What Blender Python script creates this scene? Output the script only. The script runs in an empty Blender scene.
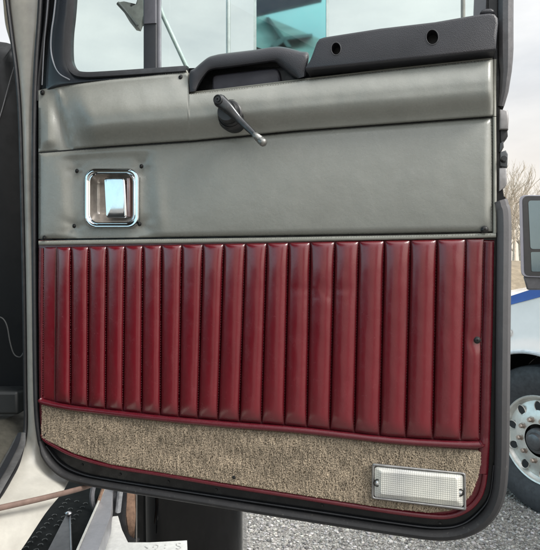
import bpy, bmesh, math, random
from mathutils import Vector, Matrix, noise
random.seed(7)
R = math.radians
scene = bpy.context.scene
COL = scene.collection

# ------------------------------------------------------------------ camera
CAM = Vector((0, 0, 1.7)); PITCH = R(1.4); F = 540.0; CX, CY = 270.0, 275.0
cam = bpy.data.cameras.new('camera'); camo = bpy.data.objects.new('camera', cam); COL.objects.link(camo)
camo.location = CAM; camo.rotation_euler = (R(90) - PITCH, 0, 0)
cam.sensor_fit = 'HORIZONTAL'; cam.sensor_width = 36; cam.lens = 36
cam.clip_start = 0.02; cam.clip_end = 3000
scene.camera = camo
scene.view_settings.view_transform = 'Standard'; scene.view_settings.look = 'None'
scene.view_settings.exposure = 0

def ray(px, py):                      # direction of a measured sight line
    a, b = (px - CX) / F, -(py - CY) / F
    return Vector((a, math.cos(PITCH) + b * math.sin(PITCH), -math.sin(PITCH) + b * math.cos(PITCH)))
def at(px, py, Y):                    # point at depth Y
    d = ray(px, py); return CAM + d * (Y / d.y)
def atz(px, py, z):                   # point at height z
    d = ray(px, py); return CAM + d * ((z - CAM.z) / d.z)
def onplane(px, py, Q, n):
    d = ray(px, py); return CAM + d * ((Q - CAM).dot(n) / d.dot(n))

# door plane: swung open, its right edge nearer
YAW = R(18)
DU = Vector((math.cos(YAW), -math.sin(YAW), 0)); DN = Vector((-math.sin(YAW), -math.cos(YAW), 0))
DQ = Vector((0, 1.0, 1.15))
def D(px, py, h=0.0):                 # point on the door, h metres proud of its inner sheet, door-local
    P = onplane(px, py, DQ + DN * h, DN) - DQ
    return Vector((P.dot(DU), -h, P.z))

# ------------------------------------------------------------------ helpers
def tag(o, label=None, cat=None, group=None, kind=None):
    if label: o['label'] = label
    if cat: o['category'] = cat
    if group: o['group'] = group
    if kind: o['kind'] = kind
    return o
def thing(name, loc, label, cat, rotz=0, group=None):
    o = bpy.data.objects.new(name, None); COL.objects.link(o); o.empty_display_size = .1
    o.location = loc; o.rotation_euler = (0, 0, rotz)
    return tag(o, label, cat, group)
def obj(name, bm, mat, parent=None, smooth=40, label=None, bevel=0, recalc=True):
    if recalc: bmesh.ops.recalc_face_normals(bm, faces=bm.faces[:])
    me = bpy.data.meshes.new(name); bm.to_mesh(me); bm.free()
    if smooth:
        for p in me.polygons: p.use_smooth = True
        me.set_sharp_from_angle(angle=R(smooth))
    me.materials.append(mat)
    o = bpy.data.objects.new(name, me); COL.objects.link(o)
    if parent is not None: o.parent = parent
    if label: o['label'] = label
    if bevel:
        m = o.modifiers.new('bevel', 'BEVEL'); m.width = bevel; m.segments = 3; m.limit_method = 'ANGLE'; m.angle_limit = R(35)
        m.harden_normals = False
    return o
def spline(pts, n=8, closed=False):
    pts = [Vector(p) for p in pts]; out = []; N = len(pts)
    rng = range(N) if closed else range(N - 1)
    for i in rng:
        p1, p2 = pts[i], pts[(i + 1) % N]
        p0 = pts[i - 1] if (closed or i > 0) else p1 * 2 - p2
        p3 = pts[(i + 2) % N] if (closed or i + 2 < N) else p2 * 2 - p1
        for k in range(n):
            t = k / n
            out.append(.5 * ((2 * p1) + (p2 - p0) * t + (2 * p0 - 5 * p1 + 4 * p2 - p3) * t * t + (3 * p1 - p0 - 3 * p2 + p3) * t ** 3))
    if not closed: out.append(pts[-1].copy())
    return out
def interp(pts, x):                   # piecewise linear y(x)
    if x <= pts[0][0]: return pts[0][1]
    for (x0, y0), (x1, y1) in zip(pts, pts[1:]):
        if x <= x1: return y0 + (y1 - y0) * (x - x0) / (x1 - x0)
    return pts[-1][1]
def sstep(a, b, x):
    t = min(1, max(0, (x - a) / (b - a))); return t * t * (3 - 2 * t)
def rrect(x0, y0, x1, y1, r, n=6):    # rounded rectangle loop
    out = []
    for cx, cy, a in ((x1 - r, y1 - r, 0), (x0 + r, y1 - r, 90), (x0 + r, y0 + r, 180), (x1 - r, y0 + r, 270)):
        for k in range(n + 1):
            t = R(a + 90 * k / n); out.append((cx + r * math.cos(t), cy + r * math.sin(t)))
    return out
def sweep(bm, path, sec, closed=False, up=Vector((0, -1, 0)), scale=None):
    """section (a, b): a sideways, b along up"""
    rings = []; N = len(path)
    for i, p in enumerate(path):
        a = path[(i - 1) % N] if (closed or i > 0) else p
        b = path[(i + 1) % N] if (closed or i < N - 1) else p
        t = (b - a).normalized(); u = up - t * up.dot(t)
        if u.length < 1e-5: u = Vector((1, 0, 0)) - t * t.x
        u.normalize(); s = t.cross(u); k = scale(i / max(1, N - 1)) if scale else 1
        rings.append([bm.verts.new(p + (s * q[0] + u * q[1]) * k) for q in sec])
    M = len(sec)
    for i in range(N if closed else N - 1):
        A, B = rings[i], rings[(i + 1) % N]
        for j in range(M): bm.faces.new((A[j], A[(j + 1) % M], B[(j + 1) % M], B[j]))
    if not closed:
        bm.faces.new(rings[0]); bm.faces.new(rings[-1][::-1])
def circ(r, n=10, ry=None):
    return [(r * math.cos(2 * math.pi * k / n), (ry or r) * math.sin(2 * math.pi * k / n)) for k in range(n)]
def tube(bm, path, r, n=10, closed=False, scale=None, ry=None, up=Vector((0.013, -1, 0.021))):
    sweep(bm, [Vector(p) for p in path], circ(r, n, ry), closed, up, scale)
def prism(bm, loop, h0, h1, rnd=0, holes=(), hole_depth=.01, pos=None):
    """plate from a px loop: front at h1, back at h0, front edge rounded by rnd (in h and about as much inwards)"""
    pos = pos or D
    pts = [pos(x, y, h1) for x, y in loop]; N = len(pts)
    c = sum(pts, Vector()) / N
    area = sum(pts[i].x * pts[(i + 1) % N].z - pts[(i + 1) % N].x * pts[i].z for i in range(N))
    sg = 1 if area > 0 else -1
    def inset(d):
        out = []
        for i in range(N):
            t = (pts[(i + 1) % N] - pts[i - 1]); t.y = 0
            t = t.normalized() if t.length > 1e-7 else Vector((1, 0, 0))
            out.append(pts[i] + Vector((-t.z, 0, t.x)) * sg * d)
        return out
    rings = []
    steps = 4 if rnd else 0
    def ring(ps, h): return [bm.verts.new((p.x, -h, p.z)) for p in ps]
    rings.append(ring(pts, h0))
    for k in range(steps + 1):
        a = (math.pi / 2) * k / max(1, steps)
        rings.append(ring(inset(rnd * (1 - math.cos(a))), h1 - rnd + rnd * math.sin(a)))
    for A, B in zip(rings, rings[1:]):
        for j in range(N): bm.faces.new((A[j], A[(j + 1) % N], B[(j + 1) % N], B[j]))
    front = rings[-1]
    if not holes:
        f = bm.faces.new(front); bmesh.ops.triangulate(bm, faces=[f])
    else:
        edges = [bm.edges.get((front[j], front[(j + 1) % N])) for j in range(N)]
        for hl in holes:
            hv = [bm.verts.new(pos(x, y, h1)) for x, y in hl]; M = len(hv)
            edges += [bm.edges.new((hv[j], hv[(j + 1) % M])) for j in range(M)]
            hb = [bm.verts.new((v.co.x, v.co.y + hole_depth, v.co.z)) for v in hv]
            for j in range(M): bm.faces.new((hv[j], hv[(j + 1) % M], hb[(j + 1) % M], hb[j]))
            bm.faces.new(hb)
        bmesh.ops.triangle_fill(bm, edges=edges, use_beauty=True)
    return bm
def grid(bm, fn, ns, nt, skirt=None, wrap=False):
    """fn(s,t) -> point; s, t in 0..1 or lists"""
    S = ns if isinstance(ns, (list, tuple)) else [i / ns for i in range(ns + 1)]
    T = nt if isinstance(nt, (list, tuple)) else [i / nt for i in range(nt + 1)]
    V = [[bm.verts.new(fn(s, t)) for s in S] for t in T]
    for j in range(len(T) - 1):
        for i in range(len(S) - 1):
            bm.faces.new((V[j][i], V[j][i + 1], V[j + 1][i + 1], V[j + 1][i]))
    if skirt is not None:
        loop = V[0] + [r[-1] for r in V[1:]] + V[-1][-2::-1] + [r[0] for r in V[-2:0:-1]]
        low = [bm.verts.new((v.co.x, skirt, v.co.z)) for v in loop]
        L = len(loop)
        for k in range(L): bm.faces.new((loop[k], loop[(k + 1) % L], low[(k + 1) % L], low[k]))
    return V
def box(bm, c, s, rot=None):
    m = Matrix.Translation(c)
    if rot: m = m @ rot.to_4x4()
    bmesh.ops.create_cube(bm, size=1, matrix=m @ Matrix.Diagonal((s[0], s[1], s[2], 1)))
def lathe(bm, prof, n=24, mat=Matrix()):
    """profile (radius, along axis) about local Y towards -Y (out of the door)"""
    rings = []
    for r, h in prof:
        if r < 1e-6: rings.append([bm.verts.new(mat @ Vector((0, -h, 0)))])
        else: rings.append([bm.verts.new(mat @ Vector((r * math.cos(2 * math.pi * k / n), -h, r * math.sin(2 * math.pi * k / n)))) for k in range(n)])
    for A, B in zip(rings, rings[1:]):
        for k in range(n):
            a0, a1 = A[k % len(A)], A[(k + 1) % len(A)]; b0, b1 = B[k % len(B)], B[(k + 1) % len(B)]
            vs = []
            for v in (a0, a1, b1, b0):
                if v not in vs: vs.append(v)
            if len(vs) > 2: bm.faces.new(vs)
def stitches(bm, path, ln=.0026, gap=.0018, r=.00065):
    acc = 0; step = ln + gap
    dist = [0]
    for a, b in zip(path, path[1:]): dist.append(dist[-1] + (b - a).length)
    s = gap; i = 0
    while s + ln < dist[-1]:
        def P(d):
            k = 0
            import bisect
            k = max(0, min(len(path) - 2, bisect.bisect_right(dist, d) - 1))
            return path[k].lerp(path[k + 1], (d - dist[k]) / max(1e-9, dist[k + 1] - dist[k]))
        a, b = P(s), P(s + ln); t = (b - a).normalized(); m = (a + b) / 2
        u = Vector((0, -1, 0)); w = t.cross(u).normalized()
        t = (t + w * random.uniform(-.22, .22)).normalized(); m = m + w * (.0006 * noise.noise(m * 40) + random.uniform(-.00015, .00015)); 
        if random.random() < .06: s += step; continue
        va = bm.verts.new(m - t * ln / 2); vb = bm.verts.new(m + t * ln / 2)
        mid = [bm.verts.new(m + u * r * q + w * r * p) for p, q in ((1, 0), (0, 1), (-1, 0))]
        for x, y in ((0, 1), (1, 2)):
            bm.faces.new((va, mid[x], mid[y])); bm.faces.new((vb, mid[y], mid[x]))
        s += step * random.uniform(.94, 1.06)

# ------------------------------------------------------------------ materials
class NT:
    def __init__(s, name):
        s.m = bpy.data.materials.new(name); s.m.use_nodes = True; s.t = s.m.node_tree; s.n = s.t.nodes; s.l = s.t.links
        s.b = s.n['Principled BSDF']; s.out = s.n['Material Output']
    def new(s, k, **kw):
        x = s.n.new(k)
        for a, v in kw.items(): setattr(x, a, v)
        return x
    def coord(s, scale=(1, 1, 1), which='Object'):
        c = s.new('ShaderNodeTexCoord'); mp = s.new('ShaderNodeMapping'); mp.inputs['Scale'].default_value = scale
        s.l.new(c.outputs[which], mp.inputs['Vector']); return mp.outputs['Vector']
    def noise(s, vec, scale, detail=4, rough=.55):
        x = s.new('ShaderNodeTexNoise'); x.inputs['Scale'].default_value = scale; x.inputs['Detail'].default_value = detail
        x.inputs['Roughness'].default_value = rough; s.l.new(vec, x.inputs['Vector']); return x.outputs['Fac']
    def vor(s, vec, scale, feature='F1', out='Distance'):
        x = s.new('ShaderNodeTexVoronoi', feature=feature); x.inputs['Scale'].default_value = scale
        s.l.new(vec, x.inputs['Vector']); return x.outputs[out]
    def ramp(s, fac, stops):
        x = s.new('ShaderNodeValToRGB'); e = x.color_ramp.elements
        while len(e) < len(stops): e.new(.5)
        for k, (p, c) in enumerate(stops):
            e[k].position = p; e[k].color = (c, c, c, 1) if not hasattr(c, '__len__') else (*c, 1)
        s.l.new(fac, x.inputs['Fac']); return x.outputs['Color']
    def mix(s, fac, a, b, mode='MIX'):
        x = s.new('ShaderNodeMix', data_type='RGBA', blend_type=mode)
        for v, i in ((fac, 0), (a, 6), (b, 7)):
            if hasattr(v, 'is_linked'): s.l.new(v, x.inputs[i])
            elif hasattr(v, '__len__'): x.inputs[i].default_value = (*v, 1)
            else: x.inputs[i].default_value = v
        return x.outputs[2]
    def math(s, op, a, b):
        x = s.new('ShaderNodeMath', operation=op)
        for v, i in ((a, 0), (b, 1)):
            if hasattr(v, 'is_linked'): s.l.new(v, x.inputs[i])
            else: x.inputs[i].default_value = v
        return x.outputs[0]
    def bump(s, h, strength, dist=.001, prev=None):
        x = s.new('ShaderNodeBump'); x.inputs['Strength'].default_value = strength; x.inputs['Distance'].default_value = dist
        s.l.new(h, x.inputs['Height'])
        if prev is not None: s.l.new(prev, x.inputs['Normal'])
        return x.outputs['Normal']
    def set(s, **kw):
        names = dict(col='Base Color', rough='Roughness', metal='Metallic', normal='Normal', spec='Specular IOR Level', coat='Coat Weight', coatr='Coat Roughness', sheen='Sheen Weight', trans='Transmission Weight', ior='IOR', emit='Emission Color', emits='Emission Strength')
        for k, v in kw.items():
            i = s.b.inputs[names[k]]
            if hasattr(v, 'is_linked'): s.l.new(v, i)
            elif hasattr(v, '__len__'): i.default_value = (*v, 1)
            else: i.default_value = v
        return s.m
def plain(name, col, rough=.5, metal=0, grime=.25, gscale=25, bump=.15, bscale=300, spec=.5, rvar=.12, coat=0):
    t = NT(name); v = t.coord()
    n = t.noise(v, gscale, 6, .65); n2 = t.noise(v, bscale, 3)
    dark = tuple(c * (1 - grime) for c in col); lite = tuple(min(1, c * (1 + grime * .6)) for c in col)
    c = t.ramp(n, [(.3, dark), (.7, lite)])
    r = t.ramp(n, [(.25, min(1, rough + rvar)), (.75, max(.02, rough - rvar))])
    return t.set(col=c, rough=r, metal=metal, normal=t.bump(n2, bump, .0006), spec=spec, coat=coat)
def vinyl(name, col, wear, rough=.36, grain=1.0, stretch=(1, 1, 1), seam_shade=False):
    t = NT(name); v = t.coord(); vs = t.coord(stretch)
    big = t.noise(v, 7, 5, .6); mid = t.noise(vs, 38, 6, .7)
    f = t.math('MULTIPLY', big, mid)
    c = t.ramp(big, [(.3, tuple(x * .92 for x in col)), (.7, tuple(x * 1.06 for x in col))])
    c = t.mix(t.ramp(mid, [(.52, 0), (.80, .45)]), c, wear)
    if seam_shade:
        a = t.new('ShaderNodeAttribute'); a.attribute_name = 'seam_shade'
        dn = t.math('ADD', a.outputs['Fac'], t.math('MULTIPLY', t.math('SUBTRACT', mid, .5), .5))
        c = t.mix(t.ramp(dn, [(.30, 0), (1, .92)]), c, tuple(x * .22 for x in col))  # soft shade along the seams, painted into the vinyl colour
    g = t.vor(v, 620, 'DISTANCE_TO_EDGE'); g = t.ramp(g, [(0, 0), (.16, 1)])
    wr = t.noise(vs, 90, 5, .6)
    nb = t.bump(wr, .22 * grain, .0022); nb = t.bump(g, .16 * grain, .0006, nb)
    wn = t.noise(v, 17, 3, .5); wl = t.math('ABSOLUTE', t.math('SUBTRACT', wn, .5), 0)
    wm_ = t.math('MULTIPLY', t.ramp(wl, [(0, 1), (.022, 0)]), t.ramp(t.noise(v, 9, 2), [(.48, 0), (.66, 1)]))
    nb = t.bump(wm_, -.35 * grain, .0012, nb)
    sn = t.noise(v, 45, 5, .7)
    r = t.mix(t.ramp(sn, [(.35, 0), (.75, 1)]), (rough - .05,) * 3, (rough + .13,) * 3)
    return t.set(col=c, rough=r, normal=nb, spec=.5)
GREY = vinyl('grey vinyl', (.205, .209, .190), (.25, .253, .235), .27, .8)
GREYHEM = vinyl('grey vinyl hem', (.23, .23, .20), (.33, .33, .31), .4)
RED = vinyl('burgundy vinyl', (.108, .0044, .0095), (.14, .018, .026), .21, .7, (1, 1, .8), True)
for _i, _x in (('Coat Weight', .36), ('Coat Roughness', .16)): RED.node_tree.nodes['Principled BSDF'].inputs[_i].default_value = _x
REDB = vinyl('burgundy binding', (.075, .0045, .0095), (.11, .02, .028), .25, .8)
TR_ = NT('red thread'); _s = TR_.new('ShaderNodeSeparateXYZ'); TR_.l.new(TR_.coord(), _s.inputs[0])
_z = TR_.new('ShaderNodeMapRange'); TR_.l.new(_s.outputs[0], _z.inputs['Value'])
for _k, _x in (('From Min', -.30), ('From Max', .05)): _z.inputs[_k].default_value = _x
THREADR = TR_.set(col=TR_.mix(_z.outputs[0], (.17, .055, .062), (.040, .010, .012)), rough=.7)
THREADG = plain('grey thread', (.10, .10, .095), .8)
BLACKP = plain('black door paint', (.006, .0065, .0075), .30, grime=.6, gscale=40, rvar=.18, bump=.1, spec=.3)
FRAMEP = plain('slate door paint', (.018, .022, .028), .33, grime=.3)
RUBBER = plain('grey weathered rubber', (.085, .083, .088), .62, grime=.25, gscale=60, bump=.3, bscale=500)
RUBBERD = plain('black rubber', (.013, .0135, .016), .45, grime=.5, gscale=70, bump=.3, bscale=400)
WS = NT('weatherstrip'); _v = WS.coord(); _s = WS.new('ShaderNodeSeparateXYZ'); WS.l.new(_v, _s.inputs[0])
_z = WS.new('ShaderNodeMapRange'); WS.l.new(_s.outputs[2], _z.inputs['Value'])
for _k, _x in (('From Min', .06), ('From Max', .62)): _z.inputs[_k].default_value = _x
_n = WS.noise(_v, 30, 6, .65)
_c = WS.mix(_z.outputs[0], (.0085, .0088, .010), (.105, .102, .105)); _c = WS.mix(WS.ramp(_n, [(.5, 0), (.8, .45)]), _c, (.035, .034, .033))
_d = WS.noise(_v, 140, 5, .75); _c = WS.mix(WS.ramp(_d, [(.60, 0), (.72, .5)]), _c, (.11, .105, .095))
WSTRIP = WS.set(col=_c, rough=.62, normal=WS.bump(WS.noise(_v, 350, 3), .3, .0006), spec=.3)
PLAS = NT('charcoal textured plastic')
_v = PLAS.coord(); _n = PLAS.vor(_v, 900); _m = PLAS.noise(_v, 9, 4)
PLASTIC = PLAS.set(col=PLAS.ramp(_m, [(.3, (.014, .014, .018)), (.7, (.026, .026, .032))]), rough=.42, normal=PLAS.bump(_n, .36, .0008))
PLASTIC2 = plain('pull cup plastic', (.030, .029, .040), .5, grime=.2, bump=.35, bscale=600)
BLACK = plain('near black', (.008, .008, .009), .6)
SCREW = plain('black screw', (.018, .018, .018), .35, metal=.5)
CHROME = plain('chrome', (.72, .73, .74), .07, metal=1, grime=.12, gscale=30, rvar=.04, bump=.05, bscale=40)
ALU = plain('brushed aluminium', (.52, .52, .53), .34, metal=1, grime=.25, gscale=18, rvar=.12, bump=.2)
CRANKM = plain('worn dark metal', (.075, .077, .08), .32, metal=.9, grime=.35, gscale=60)
HUBB = plain('crank hub black', (.010, .011, .013), .4)
IVORY = plain('cream pillar paint', (.37, .36, .325), .34, grime=.28, gscale=11, spec=.5)
TRIM = plain('beige trim', (.30, .27, .21), .6)
DASH = plain('dark dashboard', (.0045, .005, .006), .5, grime=.4, spec=.3)
FLOOR = plain('dusty cab floor', (.035, .033, .025), .85, grime=.4, gscale=50)
STRAPM = plain('dusty red brown strap', (.14, .092, .075), .75, grime=.25, gscale=60)
TREAD = plain('black step paint', (.006, .0075, .0075), .75, grime=.4, spec=.15)
DARKST = plain('dark grey steel', (.09, .095, .1), .4, metal=.3, grime=.3)
TANK = plain('gloss black tank', (.002, .0022, .0028), .08, grime=.3, rvar=.05, bump=.10, bscale=9, spec=.32)
RUST = plain('rusty band', (.32, .20, .14), .7, grime=.5, gscale=80)
WHITEST = plain('scuffed white plate', (.66, .66, .63), .55, grime=.18, gscale=60)
PENCIL = plain('grey scuff', (.53, .53, .51), .8, grime=.5, gscale=150)
TWHITE = plain('white truck paint', (.66, .62, .59), .18, grime=.06, gscale=6, rvar=.05, bump=.02, coat=.4)
TBLUE = plain('blue stripe', (.03, .10, .36), .25, grime=.1)
TGREY = plain('grey mirror housing', (.15, .15, .175), .5, grime=.1)
TYRE = plain('tyre rubber', (.035, .036, .04), .7, grime=.3, gscale=30, bump=.4, bscale=120)
RIM = plain('polished wheel', (.62, .60, .56), .34, metal=.5, grime=.15, gscale=20)
LUG = plain('lug nut', (.42, .34, .29), .4, metal=.7)
BARK = plain('bare bark', (.42, .36, .29), .9, grime=.3, gscale=8)
BANK = plain('dry grass bank', (.20, .16, .11), .95, grime=.35, gscale=3)

def glass(name, tint, gl=.12, rough=.01):
    t = NT(name); t.n.remove(t.b)
    tr = t.new('ShaderNodeBsdfTransparent'); tr.inputs[0].default_value = (*tint, 1)
    gs = t.new('ShaderNodeBsdfGlossy'); gs.inputs[0].default_value = (.9, .95, .95, 1); gs.inputs['Roughness'].default_value = rough
    fr = t.new('ShaderNodeFresnel'); fr.inputs[0].default_value = 1.45
    mx = t.new('ShaderNodeMixShader'); t.l.new(fr.outputs[0], mx.inputs[0]); t.l.new(tr.outputs[0], mx.inputs[1]); t.l.new(gs.outputs[0], mx.inputs[2])
    df = t.new('ShaderNodeBsdfDiffuse'); df.inputs[0].default_value = (.8, .82, .8, 1); m2 = t.new('ShaderNodeMixShader')
    t.l.new(t.ramp(t.noise(t.coord(), 6, 8, .7), [(.40, .0), (.8, .10)]), m2.inputs[0]); t.l.new(mx.outputs[0], m2.inputs[1]); t.l.new(df.outputs[0], m2.inputs[2])
    t.l.new(m2.outputs[0], t.out.inputs[0]); return t.m
GLASS = glass('tinted window glass', (.88, .98, .93))
MIRR = plain('teal mirror', (.13, .30, .32), .025, metal=1, grime=.06, gscale=5, rvar=.01, bump=0)
TMIR = plain('truck mirror glass', (.20, .26, .29), .05, metal=1, grime=.1, gscale=3, rvar=.02, bump=.02)

def lens_mat():
    t = NT('prismatic lamp lens'); v = t.coord()
    s = t.new('ShaderNodeSeparateXYZ'); t.l.new(v, s.inputs[0])
    sx = t.math('SINE', t.math('MULTIPLY', s.outputs[0], 900), 0); sz = t.math('SINE', t.math('MULTIPLY', s.outputs[2], 900), 0)
    h = t.math('MULTIPLY', t.math('ABSOLUTE', sx, 0), t.math('ABSOLUTE', sz, 0)); h = t.math('POWER', h, .5); hc = t.ramp(h, [(.1, .80), (.6, 1)])
    n = t.noise(v, 11, 2)
    c = t.ramp(n, [(.35, (.40, .40, .39)), (.65, (.66, .65, .58))])
    c = t.mix(1.0, c, hc, 'MULTIPLY')
    return t.set(col=c, rough=.12, trans=.12, ior=1.4, normal=t.bump(h, .55, .0010), coat=.4)
LENS = lens_mat()
def carpet_mat(name, attr):
    t = NT(name)
    if attr:
        a = t.new('ShaderNodeAttribute'); a.attribute_name = 'shade'; c = a.outputs['Color']
    else:
        c = t.ramp(t.noise(t.coord((1, 1, .3)), 260, 3), [(.3, (.10, .075, .05)), (.7, (.24, .19, .13))])
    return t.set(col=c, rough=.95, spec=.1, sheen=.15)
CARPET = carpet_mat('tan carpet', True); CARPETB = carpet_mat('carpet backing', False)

# ------------------------------------------------------------------ the door
door = thing('truck_door_assembly', DQ, 'open truck door with grey vinyl upper, burgundy tufted panel and tan carpet strip', 'truck door', -YAW)

# shell outline in measured coordinates, closed loop, window opening cut out
left_edge = [(46, -120), (41, 0), (37, 60), (34, 110), (33, 180), (34, 300), (36, 400), (39, 436)]
bot_edge = [(44, 453), (52, 466), (64, 477), (90, 485), (200, 502), (300, 518), (400, 533), (442, 537), (470, 532), (489, 518), (500, 497), (504, 465)]
right_edge = [(505, 400), (506, 300), (506, 205), (503, 190), (500, 110), (505, 100), (508, 0), (510, -120)]
shell_loop = [(p.x, p.y) for p in spline([(x, y, 0) for x, y in left_edge + bot_edge + right_edge], 4)]
win_loop = [(p.x, p.y) for p in spline([(83, -110, 0), (77, 0, 0), (73.5, 40, 0), (73.5, 62, 0), (77, 70, 0), (85, 74, 0), (140, 72, 0), (190, 68, 0), (300, 66, 0), (478, 52, 0), (481, 0, 0), (484, -110, 0)], 5)]
bm = bmesh.new()
# sheet with a real window opening
fr = [bm.verts.new(D(x, y, 0)) for x, y in shell_loop]; wi = [bm.verts.new(D(x, y, 0)) for x, y in win_loop]
bk = [bm.verts.new(v.co + Vector((0, .05, 0))) for v in fr]; wb = [bm.verts.new(D(CX + (x - CX) * 1.012, y + (2.5 if y > 40 else 0), -.05)) for x, y in win_loop]
hol = [bm.verts.new(D(x, y, 0)) for x, y in rrect(88, 172, 135.5, 224.5, 8, 6)]
def loop_edges(L): return [bm.edges.new((L[i], L[(i + 1) % len(L)])) for i in range(len(L))]
ef, ew, eb, ewb = loop_edges(fr), loop_edges(wi), loop_edges(bk), loop_edges(wb)
ef = ef + loop_edges(hol)
bmesh.ops.triangle_fill(bm, edges=ef + ew, use_beauty=True); bmesh.ops.triangle_fill(bm, edges=eb + ewb, use_beauty=True)
for A, B in ((fr, bk), (wi, wb)):
    for j in range(len(A)): bm.faces.new((A[j], A[(j + 1) % len(A)], B[(j + 1) % len(A)], B[j]))
shell = obj('door_shell', bm, BLACKP, door, 30)

# rubber weatherstrip down the left, along the bottom, up the right to the latch
sec = [(-.010, -.012), (.010, -.012), (.012, -.004), (.011, .006), (.006, .012), (-.002, .0135), (-.008, .010), (-.0115, .002)]
pth = spline([D(x, y, .006) for x, y in [(45, -118), (40.5, 0), (36.5, 60), (34.5, 110), (34, 180), (34.5, 300), (36, 400), (39.5, 438), (43, 450)]], 8)
bm = bmesh.new(); tube(bm, pth, .0052, 10); obj('side_seal', bm, RUBBERD, door)
pth = spline([D(x - 9, y + 1, .003) for x, y in [(62, -118), (57, 0), (52, 45), (48, 80), (47, 100)]], 8)
bm = bmesh.new(); tube(bm, pth, .0035, 8); obj('side_seal', bm, RUBBERD, door)
lowpath = spline([D(x, y, .008) for x, y in [(40.5, 441), (45, 455), (54, 467), (68, 476.5), (95, 483.5), (200, 500.5), (300, 516.5), (400, 531.5), (440, 535.5), (466, 531), (486, 518), (497.5, 497), (501.5, 465), (502.5, 400), (503.5, 300), (504, 222), (501.5, 206), (500, 201)]], 10)
def wid(t): return .34 + .28 * sstep(0, .06, t) + .38 * sstep(.35, .75, t)
bm = bmesh.new(); sweep(bm, lowpath, [(a * .95, b) for a, b in sec], scale=wid)
obj('bottom_seal', bm, RUBBER if False else WSTRIP, door)
# raised inner lip of the black door return
lip = spline([D(x, y, .004) for x, y in [(46, 446), (60, 463), (80, 473.5), (110, 480), (200, 494), (300, 509), (400, 524), (440, 528), (463, 524), (480, 511), (490, 495), (494, 465)]], 8)
bm = bmesh.new(); tube(bm, lip, .0016, 8); obj('return_lip', bm, RUBBERD, door)
# right upper seal with its chamfered foot
bm = bmesh.new(); up = spline([D(x, y, .010) for x, y in [(507.5, -118), (506, 0), (506, 72)]], 6) + [D(504, 92, .006), D(501, 106, .001)]
sweep(bm, up, [(a * .95, b) for a, b in sec], scale=lambda t: 1 if t < .75 else 1 - .55 * (t - .75) / .25)
obj('upper_seal', bm, RUBBER, door)
bm = bmesh.new(); sweep(bm, spline([D(x, y, .004) for x, y in [(494, -118), (492.5, 0), (493, 18)]], 6), [(-.006, -.004), (.006, -.004), (.006, .004), (-.006, .004)])
obj('edge_trim', bm, BLACK, door)

# latch on the right edge
lat = bmesh.new()
for loop, h0, h1 in ((((499.5, 109), (508, 110), (509, 118), (508.5, 129), (499.5, 129)), -.02, .010),):
    prism(lat, loop, h0, h1, .003)
latch = obj('latch', lat, DARKST, door, 40)
lm2 = plain('latch grey', (.24, .23, .23), .45, metal=.3, grime=.35, gscale=60)
latch.data.materials[0] = lm2
for loop, h0, h1, m in ((((500, 129.5), (507.5, 129.5), (508, 136), (505, 140), (500.5, 143)), -.02, .004, BLACK),
                        (((499.5, 143), (503.5, 141), (504, 147), (501, 152), (499, 152)), -.02, .006, CRANKM),
                        (((500, 152), (506, 150), (508, 154), (507.5, 167), (500, 166)), -.02, .005, DARKST),
                        (((499, 168), (507, 168), (507, 184), (505, 187), (499, 191)), -.02, .011, lm2)):
    bm = bmesh.new(); prism(bm, loop, h0, h1, .002); obj('latch_plate', bm, m, latch)
bm = bmesh.new(); lathe(bm, [(0, .016), (.004, .016), (.005, .013), (.005, 0)], 12, Matrix.Translation(D(503.5, 160, .004))); obj('bolt', bm, CRANKM, latch)

# ---------------- window: painted inner frame, gasket, panes, division bar
frame = bmesh.new()
def band(outer, inner, h_out, h_in, n=10, prof=None):
    A = spline([(x, y, 0) for x, y in outer], n); B = spline([(x, y, 0) for x, y in inner], n)
    K = 8
    def fn(s, t):
        i = min(len(A) - 1, round(s * (len(A) - 1)))
        a, b = A[i], B[i]; p = a.lerp(b, t); h = h_out + (h_in - h_out) * t + (prof(t) if prof else 0)
        return D(p.x, p.y, h)
    grid(frame, fn, len(A) - 1, K)
band([(66, -118), (55, 0), (50.5, 30), (47, 62), (46, 86), (48, 90), (60, 87), (100, 81), (186, 72)],
     [(79, -112), (70, 0), (67, 30), (66.5, 56), (68, 68), (73, 75), (84, 78.5), (110, 78), (186, 71.5)], .006, .010, 8, lambda t: .007 * math.sin(math.pi * t) ** .7)
window_frame = obj('window_frame', frame, FRAMEP, door, 60)
bm = bmesh.new(); sweep(bm, spline([D(x, y, .006) for x, y in [(79.5, -112), (73.5, 0), (70.3, 35), (70, 56), (71.5, 66), (76, 73), (85, 76.3), (110, 75.6), (188, 70.5)]], 10),
      [(-.0075, -.003), (.0075, -.003), (.0075, .005), (.004, .011), (-.002, .009), (-.0075, .006)])
obj('gasket', bm, RUBBERD, window_frame)
bm = bmesh.new(); tube(bm, spline([D(x, y, .014) for x, y in [(66, -118), (55.5, 0), (51.5, 32), (51, 50), (54, 64), (60, 74), (70, 80)]], 10), .0016, 8)
obj('frame_highlight', bm, plain('frame highlight', (.16, .17, .19), .3, grime=.2), window_frame)  # pale tube drawing the curved highlight of the painted frame
bm = bmesh.new(); tube(bm, spline([D(x, y, .010) for x, y in [(56, -118), (48, 0), (44.5, 40), (42, 85)]], 8), .0013, 6)
obj('frame_highlight', bm, plain('frame highlight grey', (.12, .125, .14), .35, grime=.3), window_frame)
bm = bmesh.new(); sweep(bm, spline([D(x, y, .004) for x, y in [(485, -112), (480, 0), (479.5, 20)]], 6), [(-.009, -.012), (.009, -.012), (.009, .006), (-.009, .006)])
obj('window_channel', bm, plain('window channel', (.07, .075, .085), .4), window_frame)
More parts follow.
